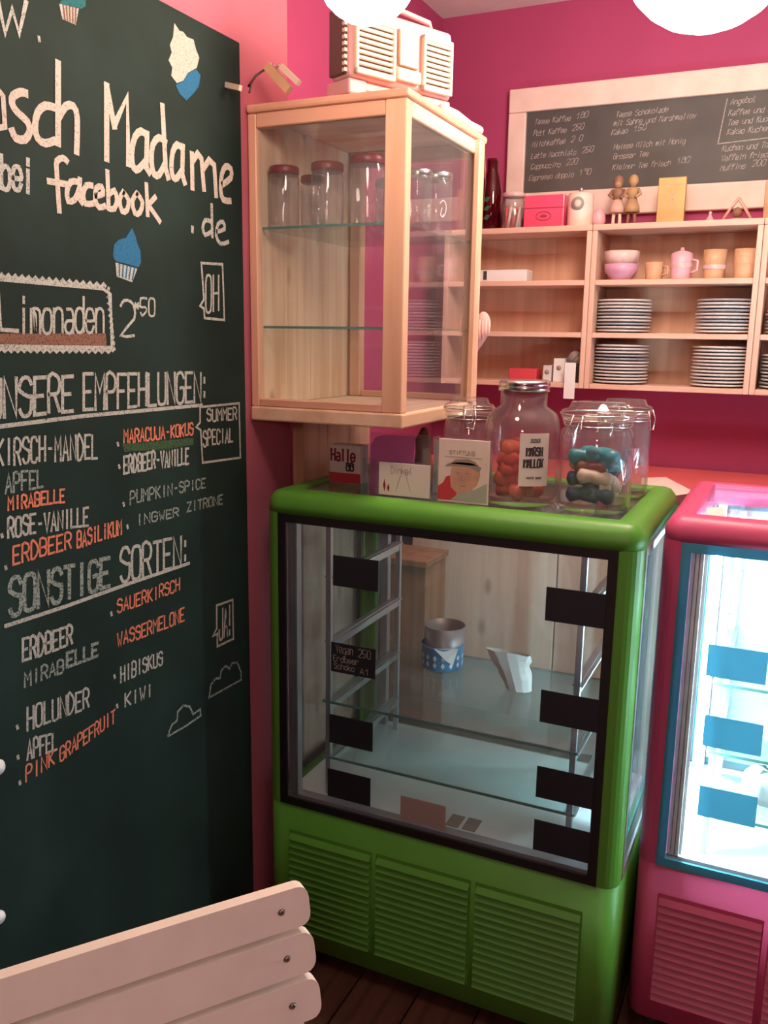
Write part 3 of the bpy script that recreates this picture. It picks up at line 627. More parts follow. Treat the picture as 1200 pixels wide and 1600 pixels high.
for k in range(4):
    wd = (KY1-.001-yy) if k == 3 else .104
    o = obj('side_plank', G().box(KX0, KX0+.014, yy, yy+wd-.0006, KZ0+.031, KZ1-.001), wood('side_plank%d' % k, 'z', (.66, .42, .27), (.88, .66, .48), .85, .4, off=k*2.3+.5), kb); yy += wd
obj('front_pane', G().box(KX0+.018, KX1-.043, KY0+.008, KY0+.011, KZ0+.045, KZ1-.027), M['panein'], kb)
obj('side_pane', G().box(KX1-.010, KX1-.007, KY0+.025, KY1-.027, KZ0+.031, KZ1-.029), M['panein'], kb)
for z in (1.663, 1.462):
    s = obj('glass_shelf', G().box(KX0+.016, KX1-.014, KY0+.026, KY1-.03, z, z+.005), M['shelfg'], kb); obj('polished_edge', G().box(KX0+.016, KX1-.014, KY0+.0245, KY0+.026, z, z+.005), M['edge'], s)
# storage jars inside
def storage_jar(c, r, h, label, lid='lidr', group=None):
    t = thing('storage_jar', label, 'jar', c, group=group)
    g = G().lathe([(.0001, .001), (r*.92, .001), (r, .006), (r, h*.80), (r*.93, h*.86), (r*.93, h*.90), (r*.88, h*.90), (r*.95, h*.80), (r*.95, .008), (.0001, .005)], c, 24); obj('glass_body', g, M['jarg'], t)
    g = G().lathe([(.0001, h*.87), (r*.96, h*.87), (r*1.0, h*.89), (r*1.0, h*.98), (r*.92, h), (.0001, h)], c, 24); obj('lid', g, M[lid], t)
    return t
SZ = 1.6683
J = []
for x, y, r, h, lb in ((-1.008, 1.655, .031, .122, 'clear storage jar with dark red lid, leftmost on top cabinet shelf'), (-.985, 1.735, .026, .115, 'narrow clear storage jar second from left on the top cabinet shelf'),
                      (-.925, 1.690, .034, .130, 'clear storage jar with dark red lid in the middle of top cabinet shelf'), (-.832, 1.690, .036, .138, 'tall clear storage jar with dark red lid behind right front stile of cabinet')):
    J.append(storage_jar((x, y, SZ), r, h, lb))
q = W(690, 330, y=1.91); jz = (min(q.x, -.765), 1.90, SZ)
tj = storage_jar(jz, .036, .135, 'clear jar with a white curl mark and steel lid behind cabinet side glass', 'steel')
g = G(); g_pts = [(-.008, .012), (.0, .018), (.009, .012), (.010, -.004), (.002, -.016), (-.006, -.012), (-.002, .002)]
ribbon(g, smooth(g_pts), .0022, lambda a, b: (jz[0]+.0262+a*.55, jz[1]-.0262+a*.55, jz[2]+.055+b)); obj('white_mark', g, M['white'], tj, fix=False)
q = W(655, 330, y=1.78); storage_jar((-.768, 1.80, SZ), .031, .125, 'clear jar with steel lid nearest the cabinet side glass', 'steel')
storage_jar((-.86, 1.86, SZ), .033, .12, 'clear jar with dark red lid in back row of top cabinet shelf')
# heart on a string
t = thing('hanging_heart', 'ribbed pink and white cloth heart hanging from the cabinet rear corner', 'heart ornament', (-.70, KY1+.035, 1.50))
g = G(); n = 40; rows = []
hc = W(743, 518, y=KY1+.035)
out = []
for k in range(n):
    a = 2*PI*k/n; out.append((.0026*16*math.sin(a)**3*.92, .0040*(13*math.cos(a)-5*math.cos(2*a)-2*math.cos(3*a)-math.cos(4*a))))
prof = [(0.02, -.014), (.5, -.0125), (.85, -.007), (1, 0), (.85, .007), (.5, .0125), (.02, .014)]
v = [(hc.x+a*s, hc.y+d, hc.z+b*s) for s, d in prof for a, b in out]
g.add(v, [(i*n+k, i*n+(k+1)%n, (i+1)*n+(k+1)%n, (i+1)*n+k) for i in range(6) for k in range(n)] + [tuple(range(n)), tuple(6*n+k for k in range(n))], True); obj('heart_body', g, M['heart'], t)
g = G()
for k in range(-5, 6):
    x = k*.0072; top = .036-abs(k)*.0006; bot = -.052+abs(k)*.0095
    g.tube([(hc.x+x, hc.y-.0135*(1-(k/6.5)**2), hc.z+top*.8), (hc.x+x, hc.y-.0150*(1-(k/6.5)**2), hc.z), (hc.x+x, hc.y-.011*(1-(k/6.5)**2), hc.z+bot*.7)], .0012, 5)
obj('ribs', g, M['heartw'], t)
g = G().tube([(hc.x, hc.y, hc.z+.02), (hc.x+.006, hc.y, hc.z+.06), (hc.x-.004, hc.y-.003, hc.z+.12), (KX1+.004, KY1+.008, 1.80), (KX1-.002, KY1+.008, KZ1+.002)], .0011, 5); obj('string', g, M['wire'], t)
# radio on a stand
ra = math.atan2(1.835-1.575, -.706+.835)
p = W(548, 118, z=1.93); q = W(707, 158, z=1.93); ra = math.atan2(q.y-p.y, q.x-p.x); RL = math.hypot(q.x-p.x, q.y-p.y)
zt = KZ1+.016
t = thing('radio', 'retro pale pink radio with two ribbed cream speaker grilles on cabinet top', 'radio', (p.x, p.y, zt), ra)
bz, H = 1.93-zt, .130
obj('body', G().rbox(0, RL, .003, .066, bz, bz+H, .010, 3), M['radio'], t, local=True)
obj('side_panel', G().rbox(-.006, .002, .012, .062, bz+.006, bz+H-.006, .003), M['radiod'], t, local=True)
g = G()
for k in range(10): g.box(-.010, -.004, .006, .014, bz+.008+k*.0115, bz+.014+k*.0115)
obj('side_ribs', g, M['grille'], t, local=True)
for a0, a1 in ((.008, .108), (RL-.088, RL-.006)):
    g = G()
    for c0, c1, d0, d1 in ((a0, a1, bz+.006, bz+.018), (a0, a1, bz+H-.030, bz+H-.020), (a0, a0+.008, bz+.006, bz+H-.02), (a1-.008, a1, bz+.006, bz+H-.02)): g.rbox(c0, c1, -.007, .004, d0, d1, .003, 2)
    sg = obj('speaker_grille', g, M['grille'], t, local=True); g = G().box(a0+.004, a1-.004, .0015, .0028, bz+.012, bz+H-.024); obj('grille_back', g, M['grilled'], sg, local=True)
    for k in range(8):
        g = G(); z = bz+.022+k*.0102; g.rbox(a0+.007, a1-.007, -.006, .001, z, z+.0068, .002, 1); obj('slat', g, M['grille'], sg, local=True)
obj('dial_panel', G().rbox(.118, RL-.098, -.003, .004, bz+.040, bz+H-.022, .003), M['brass'], t, local=True)
obj('tuning_strip', G().rbox(.112, RL-.094, -.008, .004, bz+.012, bz+.036, .004), M['grille'], t, local=True)
g = G()
obj('handle', G().tube([(.02, .045, bz+H-.004), (.03, .045, bz+H+.022), (RL/2, .045, bz+H+.03), (RL-.03, .045, bz+H+.022), (RL-.02, .045, bz+H-.004)], .006, 8), M['radio'], t, local=True)
g = G().rbox(.0, .045, .006, .078, 0, bz-.0005, .004).rbox(RL-.075, RL, .006, .078, 0, bz-.0005, .004).rbox(.02, RL-.02, .012, .075, .012, bz-.0005, .003); obj('stand', g, M['radio'], t, local=True)
# a rolled cloth along the right top edge of the cabinet
tag(obj('rolled_cloth', G().tube([(KX1-.012, 1.80, zt+.011), (KX1-.010, 1.88, zt+.012), (KX1-.012, 1.97, zt+.011), (KX1-.010, 2.03, zt+.012)], [.008, .011, .010, .011], 10), M['heartw']), 'pale rolled cloth lying along the right top edge of the cabinet', 'cloth')
# clothes peg lamp clip on the cabinet, left
pc = W(437, 150, z=zt)
t = thing('clip', 'open pale wooden clip with two arms on the cabinet top left', 'clip', (pc.x, pc.y, zt))
def bar(a, b, wd, th):
    a, b = Vector(a), Vector(b); d = (b-a).normalized(); s = d.cross(Vector((0, 1, 0))).normalized()*wd/2; u = Vector((0, 1, 0))*th/2
    return G().add([a-s-u, a+s-u, a+s+u, a-s+u, b-s-u, b+s-u, b+s+u, b-s+u], [(0, 3, 2, 1), (4, 5, 6, 7), (0, 1, 5, 4), (1, 2, 6, 5), (2, 3, 7, 6), (3, 0, 4, 7)])
yq = pc.y
A, B, D, E_ = W(418, 103, y=yq), W(452, 148, y=yq), W(440, 104, y=yq), W(467, 130, y=yq)
B.z = max(B.z, zt+.008)
obj('arm', bar(A, B, .016, .014), M['tan'], t); obj('arm', bar(D, E_, .010, .012), M['grille'], t)
mid = (A+D)/2; obj('spring', G().tube([A+(D-A)*k/12+Vector((0, 0, .002*math.sin(k*PI/2))) for k in range(13)], .0035, 6), M['steel'], t)
pw = W(390, 155, y=yq-.03); pw.z = zt+.006
obj('cable', G().tube([A+Vector((0, .004, 0)), W(400, 118, y=yq-.01), W(388, 135, y=yq-.02), Vector((pw.x-.003, yq-.02, zt+.02)), Vector((pw.x, yq-.03, zt+.004))], .0022, 6), M['wire'], t)
pe = W(380, 147, z=zt+.006); tag(obj('wooden_stick', bar(Vector((WX+.012, yq-.05, zt+.016)), Vector((-1.012, yq-.055, zt+.006)), .010, .010), M['grille']), 'short pale stick on the cabinet top beside the chalkboard edge', 'stick')
# ------------------------------------------------------------------ things on the green cooler
TZ = ZT-.0055   # glass top
FZ = ZT
def flat_print(g, pts, fn): g.add([fn(a, b) for a, b in pts], [tuple(range(len(pts)))])
# flyer box
t = thing('flyer_box', 'small white and pink flyer box with red word Halle at left rear of green cooler', 'box', (-.905, 1.77, TZ))
x0, x1, y = -.960, -.880, 1.765
obj('box_body', G().rbox(x0, x1, y, y+.04, TZ, TZ+.088, .0015, 1), M['paper'], t); obj('pink_band', G().box(x0-.0004, x1+.0004, y-.0008, y, TZ+.001, TZ+.024), M['redp'], t)
g = G(); lettering(g, 'Halle', [(x0+.006, TZ+.052), (x0+.066, TZ+.052), (x0+.066, TZ+.078), (x0+.006, TZ+.078)], .0048, lambda a, b: (a, y-.001, b), .0, 1.3); obj('lettering', g, M['inkr'], t, fix=False)
g = G(); lettering(g, '88', [(x0+.045, TZ+.030), (x0+.063, TZ+.030), (x0+.063, TZ+.048), (x0+.045, TZ+.048)], .004, lambda a, b: (a, y-.001, b), 0, 1); obj('emblem', g, M['ink'], t, fix=False)
# leaflet holder with magenta paper
t = thing('leaflet_holder', 'clear acrylic leaflet holder standing on the green cooler near its left end', 'holder', (-.76, 1.70, TZ))
g = G().box(-.842, -.700, 1.700, 1.703, TZ, TZ+.072).box(-.842, -.70, 1.738, 1.741, TZ, TZ+.125).box(-.842, -.839, 1.703, 1.738, TZ, TZ+.10).box(-.703, -.70, 1.703, 1.738, TZ, TZ+.10); obj('acrylic_pocket', g, M['acr'], t)
g = G(); g.prism([(-.836, .006), (-.732, .006), (-.732, .122), (-.806, .122), (-.826, .115), (-.836, .098)], lambda a, b, d: (a, 1.722+d+b*.06, TZ+b), 0, .002); tag(obj('leaflet', g, M['magenta']), 'magenta leaflet with rounded corner in the acrylic holder', 'leaflet')
g = G(); g.prism([(-.70, .0), (-.668, .0), (-.66, .11), (-.70, .115)], lambda a, b, d: (a, 1.760+d, TZ+b), 0, .004); tag(obj('leaflet', g, M['grey']), 'grey leaflet standing right of the magenta leaflet', 'leaflet')
g = G().lathe([(.0001, 0), (.022, .0), (.026, .03), (.018, .07), (.02, .10), (.006, .128), (.0001, .130)], (-.765, 1.86, TZ), 14); tag(obj('vinegar_bottle', g, M['brown']), 'dark brown rounded bottle standing behind the acrylic leaflet holder', 'bottle')
# Dinkel card
t = thing('name_card', 'small white card with script word Dinkel in clear stand on the green cooler', 'card', (-.715, 1.640, FZ))
x0, x1, y = W(592, 750, y=1.642).x, W(672, 750, y=1.642).x, 1.642
obj('acrylic_stand', G().box(x0-.008, x1+.012, y+.0022, y+.005, FZ, FZ+.072).box(x0-.008, x1+.012, y, y+.03, FZ, FZ+.0015), M['acr'], t)
obj('card', G().box(x0, x1, y, y+.002, FZ+.0018, FZ+.070), M['paper'], t)
g = G(); lettering(g, 'Dinkel', [(x0+.028, FZ+.048), (x0+.075, FZ+.048), (x0+.075, FZ+.062), (x0+.028, FZ+.062)], .0012, lambda a, b: (a, y-.0005, b), .02, .8); obj('lettering', g, M['inkg'], t, fix=False)
g = G()
for cx, cz, hh in ((x0+.013, .022, .014), (x0+.022, .017, .009)): flat_print(g, [(cx-.003, cz), (cx, cz-hh), (cx+.003, cz), (cx, cz+hh)], lambda a, b: (a, y-.0005, FZ+b))
obj('printed_shapes', g, M['inkr'], t, fix=False)
g = G(); ribbon(g, [(x0+.05, FZ+.046), (x0+.04, FZ+.012)], .001, lambda a, b: (a, y-.0005, b)); ribbon(g, [(x0+.062, FZ+.046), (x0+.072, FZ+.014)], .001, lambda a, b: (a, y-.0005, b)); obj('printed_lines', g, M['inkg'], t, fix=False)
# booklet with portrait
def booklet():
    y = 1.636; x0, x1 = W(686, 700, y=y).x, W(765, 700, y=y).x; h = .128; L = x1-x0
    t = thing('booklet', 'cream booklet with a printed man in a flat hat, in clear stand on green cooler', 'booklet', (x0+L/2, y, FZ))
    obj('acrylic_stand', G().box(x0-.012, x0-.009, y-.004, y+.03, FZ, FZ+h+.002).box(x0-.012, x1+.004, y+.005, y+.008, FZ, FZ+h+.002).box(x0-.012, x1+.004, y-.004, y+.03, FZ, FZ+.0012), M['acr'], t)
    obj('cover', G().box(x0, x1, y, y+.004, FZ+.0014, FZ+h), M['cream'], t)
    fn = lambda d: (lambda a, b: (x0+a*L, y-.0004-d, FZ+.001+b*h))
    g = G(); flat_print(g, [(.0, .03), (.32, .03), (.42, .2), (.24, .42), (.16, .40), (.1, .3), (0, .24)], fn(0)); obj('printed_scarf', g, M['redp'], t, fix=False)
    g = G(); flat_print(g, [(.25, .03), (.98, .03), (.98, .34), (.72, .22), (.5, .2)], fn(.0001)); obj('printed_jacket', g, M['grey'], t, fix=False)
    g = G(); flat_print(g, [(.24, .40), (.26, .24), (.40, .14), (.60, .16), (.78, .30), (.84, .46), (.80, .62), (.28, .62), (.26, .52)], fn(.0002)); obj('printed_face', g, M['skin'], t, fix=False)
    g = G(); flat_print(g, [(.12, .56), (.20, .61), (.40, .64), (.66, .64), (.86, .58), (.82, .50), (.60, .575), (.3, .575)], fn(.0003)); flat_print(g, [(.24, .61), (.34, .68), (.60, .70), (.74, .66), (.8, .60)], fn(.0003)); obj('printed_hat', g, M['hat'], t, fix=False)
    g = G(); f3 = fn(.0005)
    for cx, cz, w_, h_ in ((.40, .47, .05, .012), (.58, .47, .05, .012), (.50, .27, .09, .010)): flat_print(g, [(cx-w_, cz), (cx, cz-h_), (cx+w_, cz), (cx, cz+h_)], f3)
    ribbon(g, [(.49, .46), (.46, .37), (.51, .355)], .01, f3); obj('printed_features', g, M['hat'], t, fix=False)
    g = G(); lettering(g, 'STIFTUNG', [(.22, .76), (.72, .76), (.72, .82), (.22, .82)], .011, f3, 0, 1.5); ribbon(g, [(.12, .72), (.86, .72)], .008, f3); obj('lettering', g, M['inkg'], t, fix=False)
booklet()
# big jar
def jar_shell(t, c, r, h, neck, nr, thick=.0025):
    prof = [(.0001, .001), (r*.90, .001), (r*.98, .006), (r, .018), (r, h*.62), (r*.97, h*.70), (r*.86, h*.78), (nr, h*.84), (nr, h)]
    inner = [(nr-thick, h), (nr-thick, h*.84), (r*.86-thick, h*.78), (r-thick*1.3, h*.62), (r-thick, .02), (r*.9, .010), (.0001, .007)] if neck else []
    g = G().lathe(prof + inner, c, 32); return obj('glass_body', g, M['jarg'], t)
q = W(818, 783, z=TZ); BJ = (-.500, 1.745, TZ); BR, BH = .078, .250
t = thing('sweet_jar', 'large glass jar with screw lid and Marsh Mallow label, red sweets inside', 'jar', BJ)
jar_shell(t, BJ, BR, BH-.014, True, .047)
g = G().lathe([(.0001, BH), (.048, BH), (.0515, BH-.004), (.0515, BH-.009), (.0505, BH-.010), (.0520, BH-.012), (.0520, BH-.022), (.0482, BH-.022), (.0482, BH-.014), (.0001, BH-.014)], BJ, 32); obj('screw_lid', g, M['steel'], t)
# label on the jar
la, lb_ = .10, .78    # angle span
def lab(aa, z, d=.0): a = math.radians(-90-35+aa); return (BJ[0]+(BR+.0012+d)*math.cos(a), BJ[1]+(BR+.0012+d)*math.sin(a), BJ[2]+z)
g = G(); A0, A1, Z0, Z1 = 48, 92, .045, .150; n = 10
v = [lab(A0+(A1-A0)*i/n, z) for z in (Z0, Z1) for i in range(n+1)] + [lab(A0+(A1-A0)*i/n, z, .0006) for z in (Z0, Z1) for i in range(n+1)]
g.add(v, [(i, i+1, n+2+i, n+1+i) for i in range(n)] + [(2*n+2+i, 2*n+3+i, 3*n+4+i, 3*n+3+i) for i in range(n)]); lo = obj('paper_label', g, M['paper'], t, fix=False)
fl_ = lambda a, b: lab(a*1000, b, .0010)
g = G()
for tx, z, hh, a0, a1, wd in (('MARSH', .106, .016, 58, 81, .0028), ('MALLOW', .083, .016, 55, 83, .0028), ('ZUCKER', .132, .007, 63, 77, .0010), ('weich suss', .060, .005, 59, 81, .0009)):
    lettering(g, tx, [(a0/1000, z), (a1/1000, z), (a1/1000, z+hh), (a0/1000, z+hh)], wd, fl_, 0, 1.3)
obj('lettering', g, M['ink'], lo, fix=False)
# sweets
def sweet(name, pts, r, mat, label, group, loc=(0, 0, 0), rz=0):
    P = [pts[0]] + list(pts) ; m = len(pts)
    o = obj(name, G().tube(pts, [r*.45] + [r*(1+.12*math.sin(k*2.3)) for k in range(1, m-1)] + [r*.45], 9), M[mat], None, local=True); o.location = loc; o.rotation_euler = (0, 0, rz)
    return tag(o, label, 'sweet', group)
base = [(-.022, -.004, 0), (-.018, -.002, .001), (-.006, .004, .002), (.008, .003, .001), (.018, -.003, 0), (.022, -.004, 0)]
proto = {}
for k in range(24):
    lay = k//5; a = k*2.4+lay; rr = .027 if k % 5 else .004; z = BJ[2]+.026+lay*.0215; mt = 'orange' if (k*7) % 3 == 0 else 'red'
    lb = 'bright orange marshmallow twist among the red sweets in big jar' if mt == 'orange' else 'red marshmallow twist in the Marsh Mallow jar'
    loc = (BJ[0]+rr*math.cos(a), BJ[1]+rr*math.sin(a), z); gr = 'marshmallow twists in the big jar, '+mt
    if mt not in proto: proto[mt] = sweet('marshmallow_twist', [(x*1.0, y*1.5, z) for x, y, z in base], .0160, mt, lb, gr, loc, a*1.7)
    else: o = proto[mt].copy(); C.objects.link(o); o.location = loc; o.rotation_euler = (random.uniform(-.2, .2), random.uniform(-.2, .2), a*1.7)
# clip-top jars
def clip_jar(c, r, h, label, face=-1.9):
    t = thing('clip_top_jar', label, 'jar', c); hb = h*.84
    g = G().lathe([(.0001, .001), (r*.9, .001), (r, .010), (r, hb*.80), (r*.96, hb*.88), (r*.88, hb*.92), (r*.88, hb*.965), (r*.95, hb*.97), (r*.95, hb), (r*.84, hb), (r*.84, hb*.90), (r*.95, hb*.8), (r*.95, .012), (.0001, .007)], c, 32); obj('glass_body', g, M['jarg'], t)
    g = G().lathe([(.0001, hb+.003), (r*.96, hb+.003), (r*1.0, hb+.006), (r*1.0, hb+.016), (r*.94, hb+.020), (r*.80, hb+.022), (r*.72, h), (.0001, h)], c, 32); obj('glass_lid', g, M['jarg'], t)
    for z in (hb*.945, hb+.012): obj('wire_band', G().tube([(c[0]+r*(.905 if z < hb else 1.02)*math.cos(a), c[1]+r*(.905 if z < hb else 1.02)*math.sin(a), c[2]+z) for a in [2*PI*k/32 for k in range(32)]], .0014, 6, True), M['steel'], t)
    for s in (0, PI):
        ca, sa = math.cos(face+s), math.sin(face+s); P = lambda rr, z, w=0: (c[0]+rr*ca-w*sa, c[1]+rr*sa+w*ca, c[2]+z)
        obj('clasp', G().tube([P(r*1.02, hb+.012, -.010), P(r*1.12, hb-.004, -.012), P(r*1.10, hb-.026, -.008), P(r*1.10, hb-.028, .008), P(r*1.12, hb-.004, .012), P(r*1.02, hb+.012, .010)], .0016, 6), M['steel'], t)
    return t
CJ = (-.347, 1.738, TZ); CR, CH = .072, .212
clip_jar(CJ, CR, CH, 'clip-top glass jar with teal and dark blue sweets at right front of green cooler')
RJ = (-.328, 1.930, TZ); clip_jar(RJ, .056, .208, 'clip-top glass jar with dark ribbon inside, behind the teal sweet jar', -.3)
LJ = (-.632, 1.79, TZ); clip_jar(LJ, .054, .206, 'empty clip-top glass jar behind the cream booklet', -1.2)
for (dx, dy, dz, rz, mt, k, nm) in ((-.015, -.02, .022, .2, 'navy', 1.1, 'dark blue'), (.012, -.024, .026, -.3, 'navy', 1.1, 'dark blue'), (.0, .02, .022, 1.0, 'navy', 1.1, 'dark blue'), (-.02, .0, .046, .5, 'navy', .9, 'dark blue'), (.02, .004, .044, -.6, 'crm', 1, 'cream'),
                                    (.006, -.026, .054, .25, 'crm', .9, 'cream'), (-.004, -.014, .070, .1, 'brown', 1, 'brown'), (.012, .018, .066, .9, 'navy', .9, 'dark blue'), (-.016, -.012, .088, .35, 'teal', 1.1, 'teal'), (.016, -.014, .092, -.25, 'teal', 1.1, 'teal'), (-.028, .014, .074, 1.2, 'crm', .9, 'cream'), (.0, .014, .090, .7, 'teal', 1, 'teal'), (.030, .01, .074, 1.4, 'teal', .9, 'teal')):
    loc = (CJ[0]+dx*1.0, CJ[1]+dy*1.0, CJ[2]+.004+dz*1.15)
    key = mt+'c'; hl = 'bottom' if dz < .03 else 'low in' if dz < .06 else 'mid height in' if dz < .08 else 'top of pile in'; lb = nm+' wrapped sweet, '+hl+' the clip-top jar, '+('rear' if dy > .005 else 'front')+(' left' if dx < -.003 else ' right' if dx > .003 else ' middle')
    if key not in proto: proto[key] = sweet('wrapped_sweet', [(x*1.5, y*1.5, z) for x, y, z in base], .0145, mt, lb, nm+' wrapped sweets in the clip-top jar', loc, rz)
    else: o = proto[key].copy(); C.objects.link(o); o.location = loc; o.rotation_euler = (0, .1, rz); o['label'] = lb
q = (CJ[0]+.026, CJ[1]-.028, CJ[2]+.010)
t = thing('sweet_wrapper', 'small clear and pink wrapped sweet at the bottom right of teal sweet jar', 'sweet', q)
obj('wrapper', G().rbox(q[0]-.010, q[0]+.012, q[1]-.004, q[1]+.006, q[2]+.014, q[2]+.045, .003), M['crm'], t); obj('pink_end', G().rbox(q[0]-.010, q[0]+.012, q[1]-.004, q[1]+.006, q[2], q[2]+.0138, .003), M['tape'], t)
tag(obj('ribbon', G().tube([(RJ[0]-.020, RJ[1]-.02, TZ+.012), (RJ[0]-.010, RJ[1]-.022, TZ+.045), (RJ[0]+.004, RJ[1]-.02, TZ+.080), (RJ[0]+.012, RJ[1]-.016, TZ+.102)], .009, 8), M['ribbon']), 'dark blue rolled ribbon inside the rear clip-top jar', 'ribbon')
tag(obj('ribbon', G().tube([(RJ[0]+.012, RJ[1]-.022, TZ+.012), (RJ[0]+.018, RJ[1]-.02, TZ+.05), (RJ[0]+.024, RJ[1]-.014, TZ+.105)], .007, 8), M['bowlp']), 'lilac rolled ribbon inside the rear clip-top jar', 'ribbon')
# ------------------------------------------------------------------ wall shelves
SY0 = 2.80
def shelf_unit(x0, x1, label):
    t = thing('wall_shelf', label, 'shelf', ((x0+x1)/2, 2.9, 1.306))
    for x in (x0, x1-.016): obj('side_board', G().rbox(x, x+.0158, SY0, YB-.002, 1.295, 1.7915-.018, .0015, 1), M['shz'], t)
    obj('top_board', G().rbox(x0, x1, SY0-.002, YB-.002, 1.774, 1.7915, .0015, 1), M['shx'], t)
    for z in (1.295, 1.453, 1.612): obj('shelf_board', G().rbox(x0+.0162, x1-.0162, SY0+.002, YB-.014, z, z+.016, .0015, 1), M['shx'], t)
    obj('back_panel', G().box(x0+.0162, x1-.0162, YB-.0135, YB-.0025, 1.296, 1.7735), M['shb'], t)
    return t
shelf_unit(-1.095, -.612, 'left pine wall shelf unit with few things on it'); shelf_unit(-.611, -.128, 'middle pine wall shelf unit holding plates and bowls'); shelf_unit(-.127, .356, 'right pine wall shelf unit at the photo edge')
S1, S2, S3, ST = 1.3112, 1.4692, 1.6282, 1.7917
# plates
def plate_mesh(r):
    return G().lathe([(.0001, .0), (r*.55, .0), (r*.62, .002), (r*.97, .0042), (r, .0055), (r, .0085), (r*.97, .0098), (r*.6, .0065), (.0001, .005)], (0, 0, 0), 24)
pp = obj('plate', plate_mesh(.084), M['plate'], None, local=True); pd = obj('plate', plate_mesh(.084), M['plateb'], None, local=True); first = {id(pp): True, id(pd): True}
def stack(x, z, n, dark, lb, y=2.888):
    for k in range(n):
        src = pd if k in dark else pp
        if first[id(src)]: o = src; first[id(src)] = False
        else: o = src.copy(); C.objects.link(o)
        o.location = (x+random.uniform(-.002, .002), y+random.uniform(-.001, .001), z+.0002+k*.0102)
        u = n-1-k; pos = 'topmost' if u == 0 else 'lowest' if k == 0 else ORD[u]+' from the top'
        tag(o, ('dark rimmed plate, ' if k in dark else 'pale glazed plate, ')+pos+' '+lb, 'plate', 'plates '+lb)
ORD = ('', 'second', 'third', 'fourth', 'fifth', 'sixth', 'seventh', 'eighth', 'ninth', 'tenth', 'eleventh', 'twelfth', 'thirteenth')
stack(-.516, S2, 10, (2, 5), 'of left stack, middle board, middle shelf unit'); stack(-.218, S2, 10, (3, 6, 9), 'of right stack, middle board, middle shelf unit')
stack(-.514, S1, 12, (7, 8), 'of left stack, lowest board, middle shelf unit'); stack(-.218, S1, 12, (), 'of right stack, lowest board, middle shelf unit')
stack(-.02, S2, 7, (2, 4), 'of stack on middle board, right shelf unit'); stack(-.02, S1, 10, (1, 5, 8), 'of stack on lowest board, right shelf unit')
def bowl(c, r, h, mat, label):
    return tag(obj('bowl', G().lathe([(.0001, 0), (r*.55, 0), (r*.58, .004), (r*.92, h*.5), (r, h), (r*.96, h), (r*.86, h*.5), (.0001, h*.25)], c, 24), M[mat]), label, 'bowl')
bowl((-.527, 2.85, S3), .052, .048, 'bowlp', 'lilac bowl, lower of the pair on the middle shelf unit'); bowl((-.527, 2.85, S3+.034), .054, .052, 'bowlw', 'cream flowered bowl, upper of the pair on middle shelf unit')
def cup(c, r, h, mat, label, name='cup', bands=(), handle=0, lid=None, taper=.9):
    t = thing(name, label, name.replace('_', ' '), c)
    obj('body', G().lathe([(.0001, 0), (r*taper, 0), (r*taper, .004), (r, h*.6), (r, h), (r*.93, h), (r*.9, .008), (.0001, .007)], c, 20), M[mat], t)
    for z, mb in bands: obj('band', G().lathe([(r*1.0, z), (r*1.025, z+.003), (r*1.025, z+.009), (r*1.0, z+.012)], c, 20), M[mb], t)
    if handle: obj('handle', G().tube([(c[0]+r*.95, c[1]-.01, c[2]+h*.75), (c[0]+r*1.5, c[1]-.014, c[2]+h*.7), (c[0]+r*1.5, c[1]-.014, c[2]+h*.35), (c[0]+r*.9, c[1]-.01, c[2]+h*.25)], .004, 6), M[mat], t)
    if lid: obj('lid', G().lathe([(.0001, h+.018), (.005, h+.017), (.006, h+.009), (r*.5, h+.006), (r*1.02, h), (.0001, h)], c, 20), M[lid], t)
    return t
cup((-.428, 2.85, S3), .028, .052, 'tan', 'sandy jug with upright handle beside the stacked bowls', 'jug', handle=1)
cup((-.350, 2.85, S3), .032, .076, 'mugp', 'pink dotted lidded pot between sandy jug and tan cups', 'pot', bands=((.034, 'bowlw'),), handle=1, lid='mugp')
cup((-.256, 2.85, S3), .033, .084, 'tan', 'tan stacked cup with pale band, left of the two', 'cup', bands=((.028, 'bowlw'),)); cup((-.172, 2.85, S3), .032, .084, 'tan', 'ribbed tan tall cup at right end of the upper board', 'cup', bands=((.04, 'tan'), (.06, 'tan')))
# white box, left unit
q0, q1 = W(750, 425, y=2.83), W(823, 425, y=2.83)
t = thing('white_box', 'long white box with a black mark on the left shelf unit', 'box', ((q0.x+q1.x)/2, 2.85, S3)); obj('box_body', G().rbox(q0.x-.03, q1.x, 2.83, 2.90, S3, S3+.037, .002, 1), M['white'], t); obj('black_mark', G().box(q0.x+.012, q0.x+.024, 2.8288, 2.83, S3+.006, S3+.034), M['ink'], t)
bx = lambda a, b, y=2.83: (W(a, 585, y=y).x, W(b, 585, y=y).x)
a, b = bx(795, 838); tag(obj('red_box', G().rbox(a, b, 2.83, 2.90, S1, S1+.040, .002, 1), M['redp']), 'flat red box on the lowest board of the left shelf unit', 'box')
for (p0, p1, h, mt, lb) in ((848, 862, .052, 'plate', 'low grey white binder right of the red box'), (864, 882, .075, 'white', 'white binder with grey round mark, second from red box')):
    a, b = bx(p0, p1); t = thing('binder', lb, 'binder', ((a+b)/2, 2.86, S1)); obj('cover', G().rbox(a, b-.002, 2.83, 2.93, S1, S1+h, .0015, 1), M[mt], t); obj('spine_mark', G().lathe([(.0001, 0), (.008, 0), (.008, .0006), (.0001, .0006)], (0, 0, 0), 12), M['inkg'], t, local=True)
    m_ = t.children[-1]; m_.rotation_euler = (PI/2, 0, 0); m_.location = ((a+b)/2-t.location.x-.001, 2.8298-t.location.y, h*.6)
a, b = bx(882, 899, 2.79); tag(obj('hanging_tag', G().box(a, b, 2.79, 2.792, 1.262, 1.375), M['white']), 'white paper strip hanging over the edge of left shelf unit', 'paper strip')
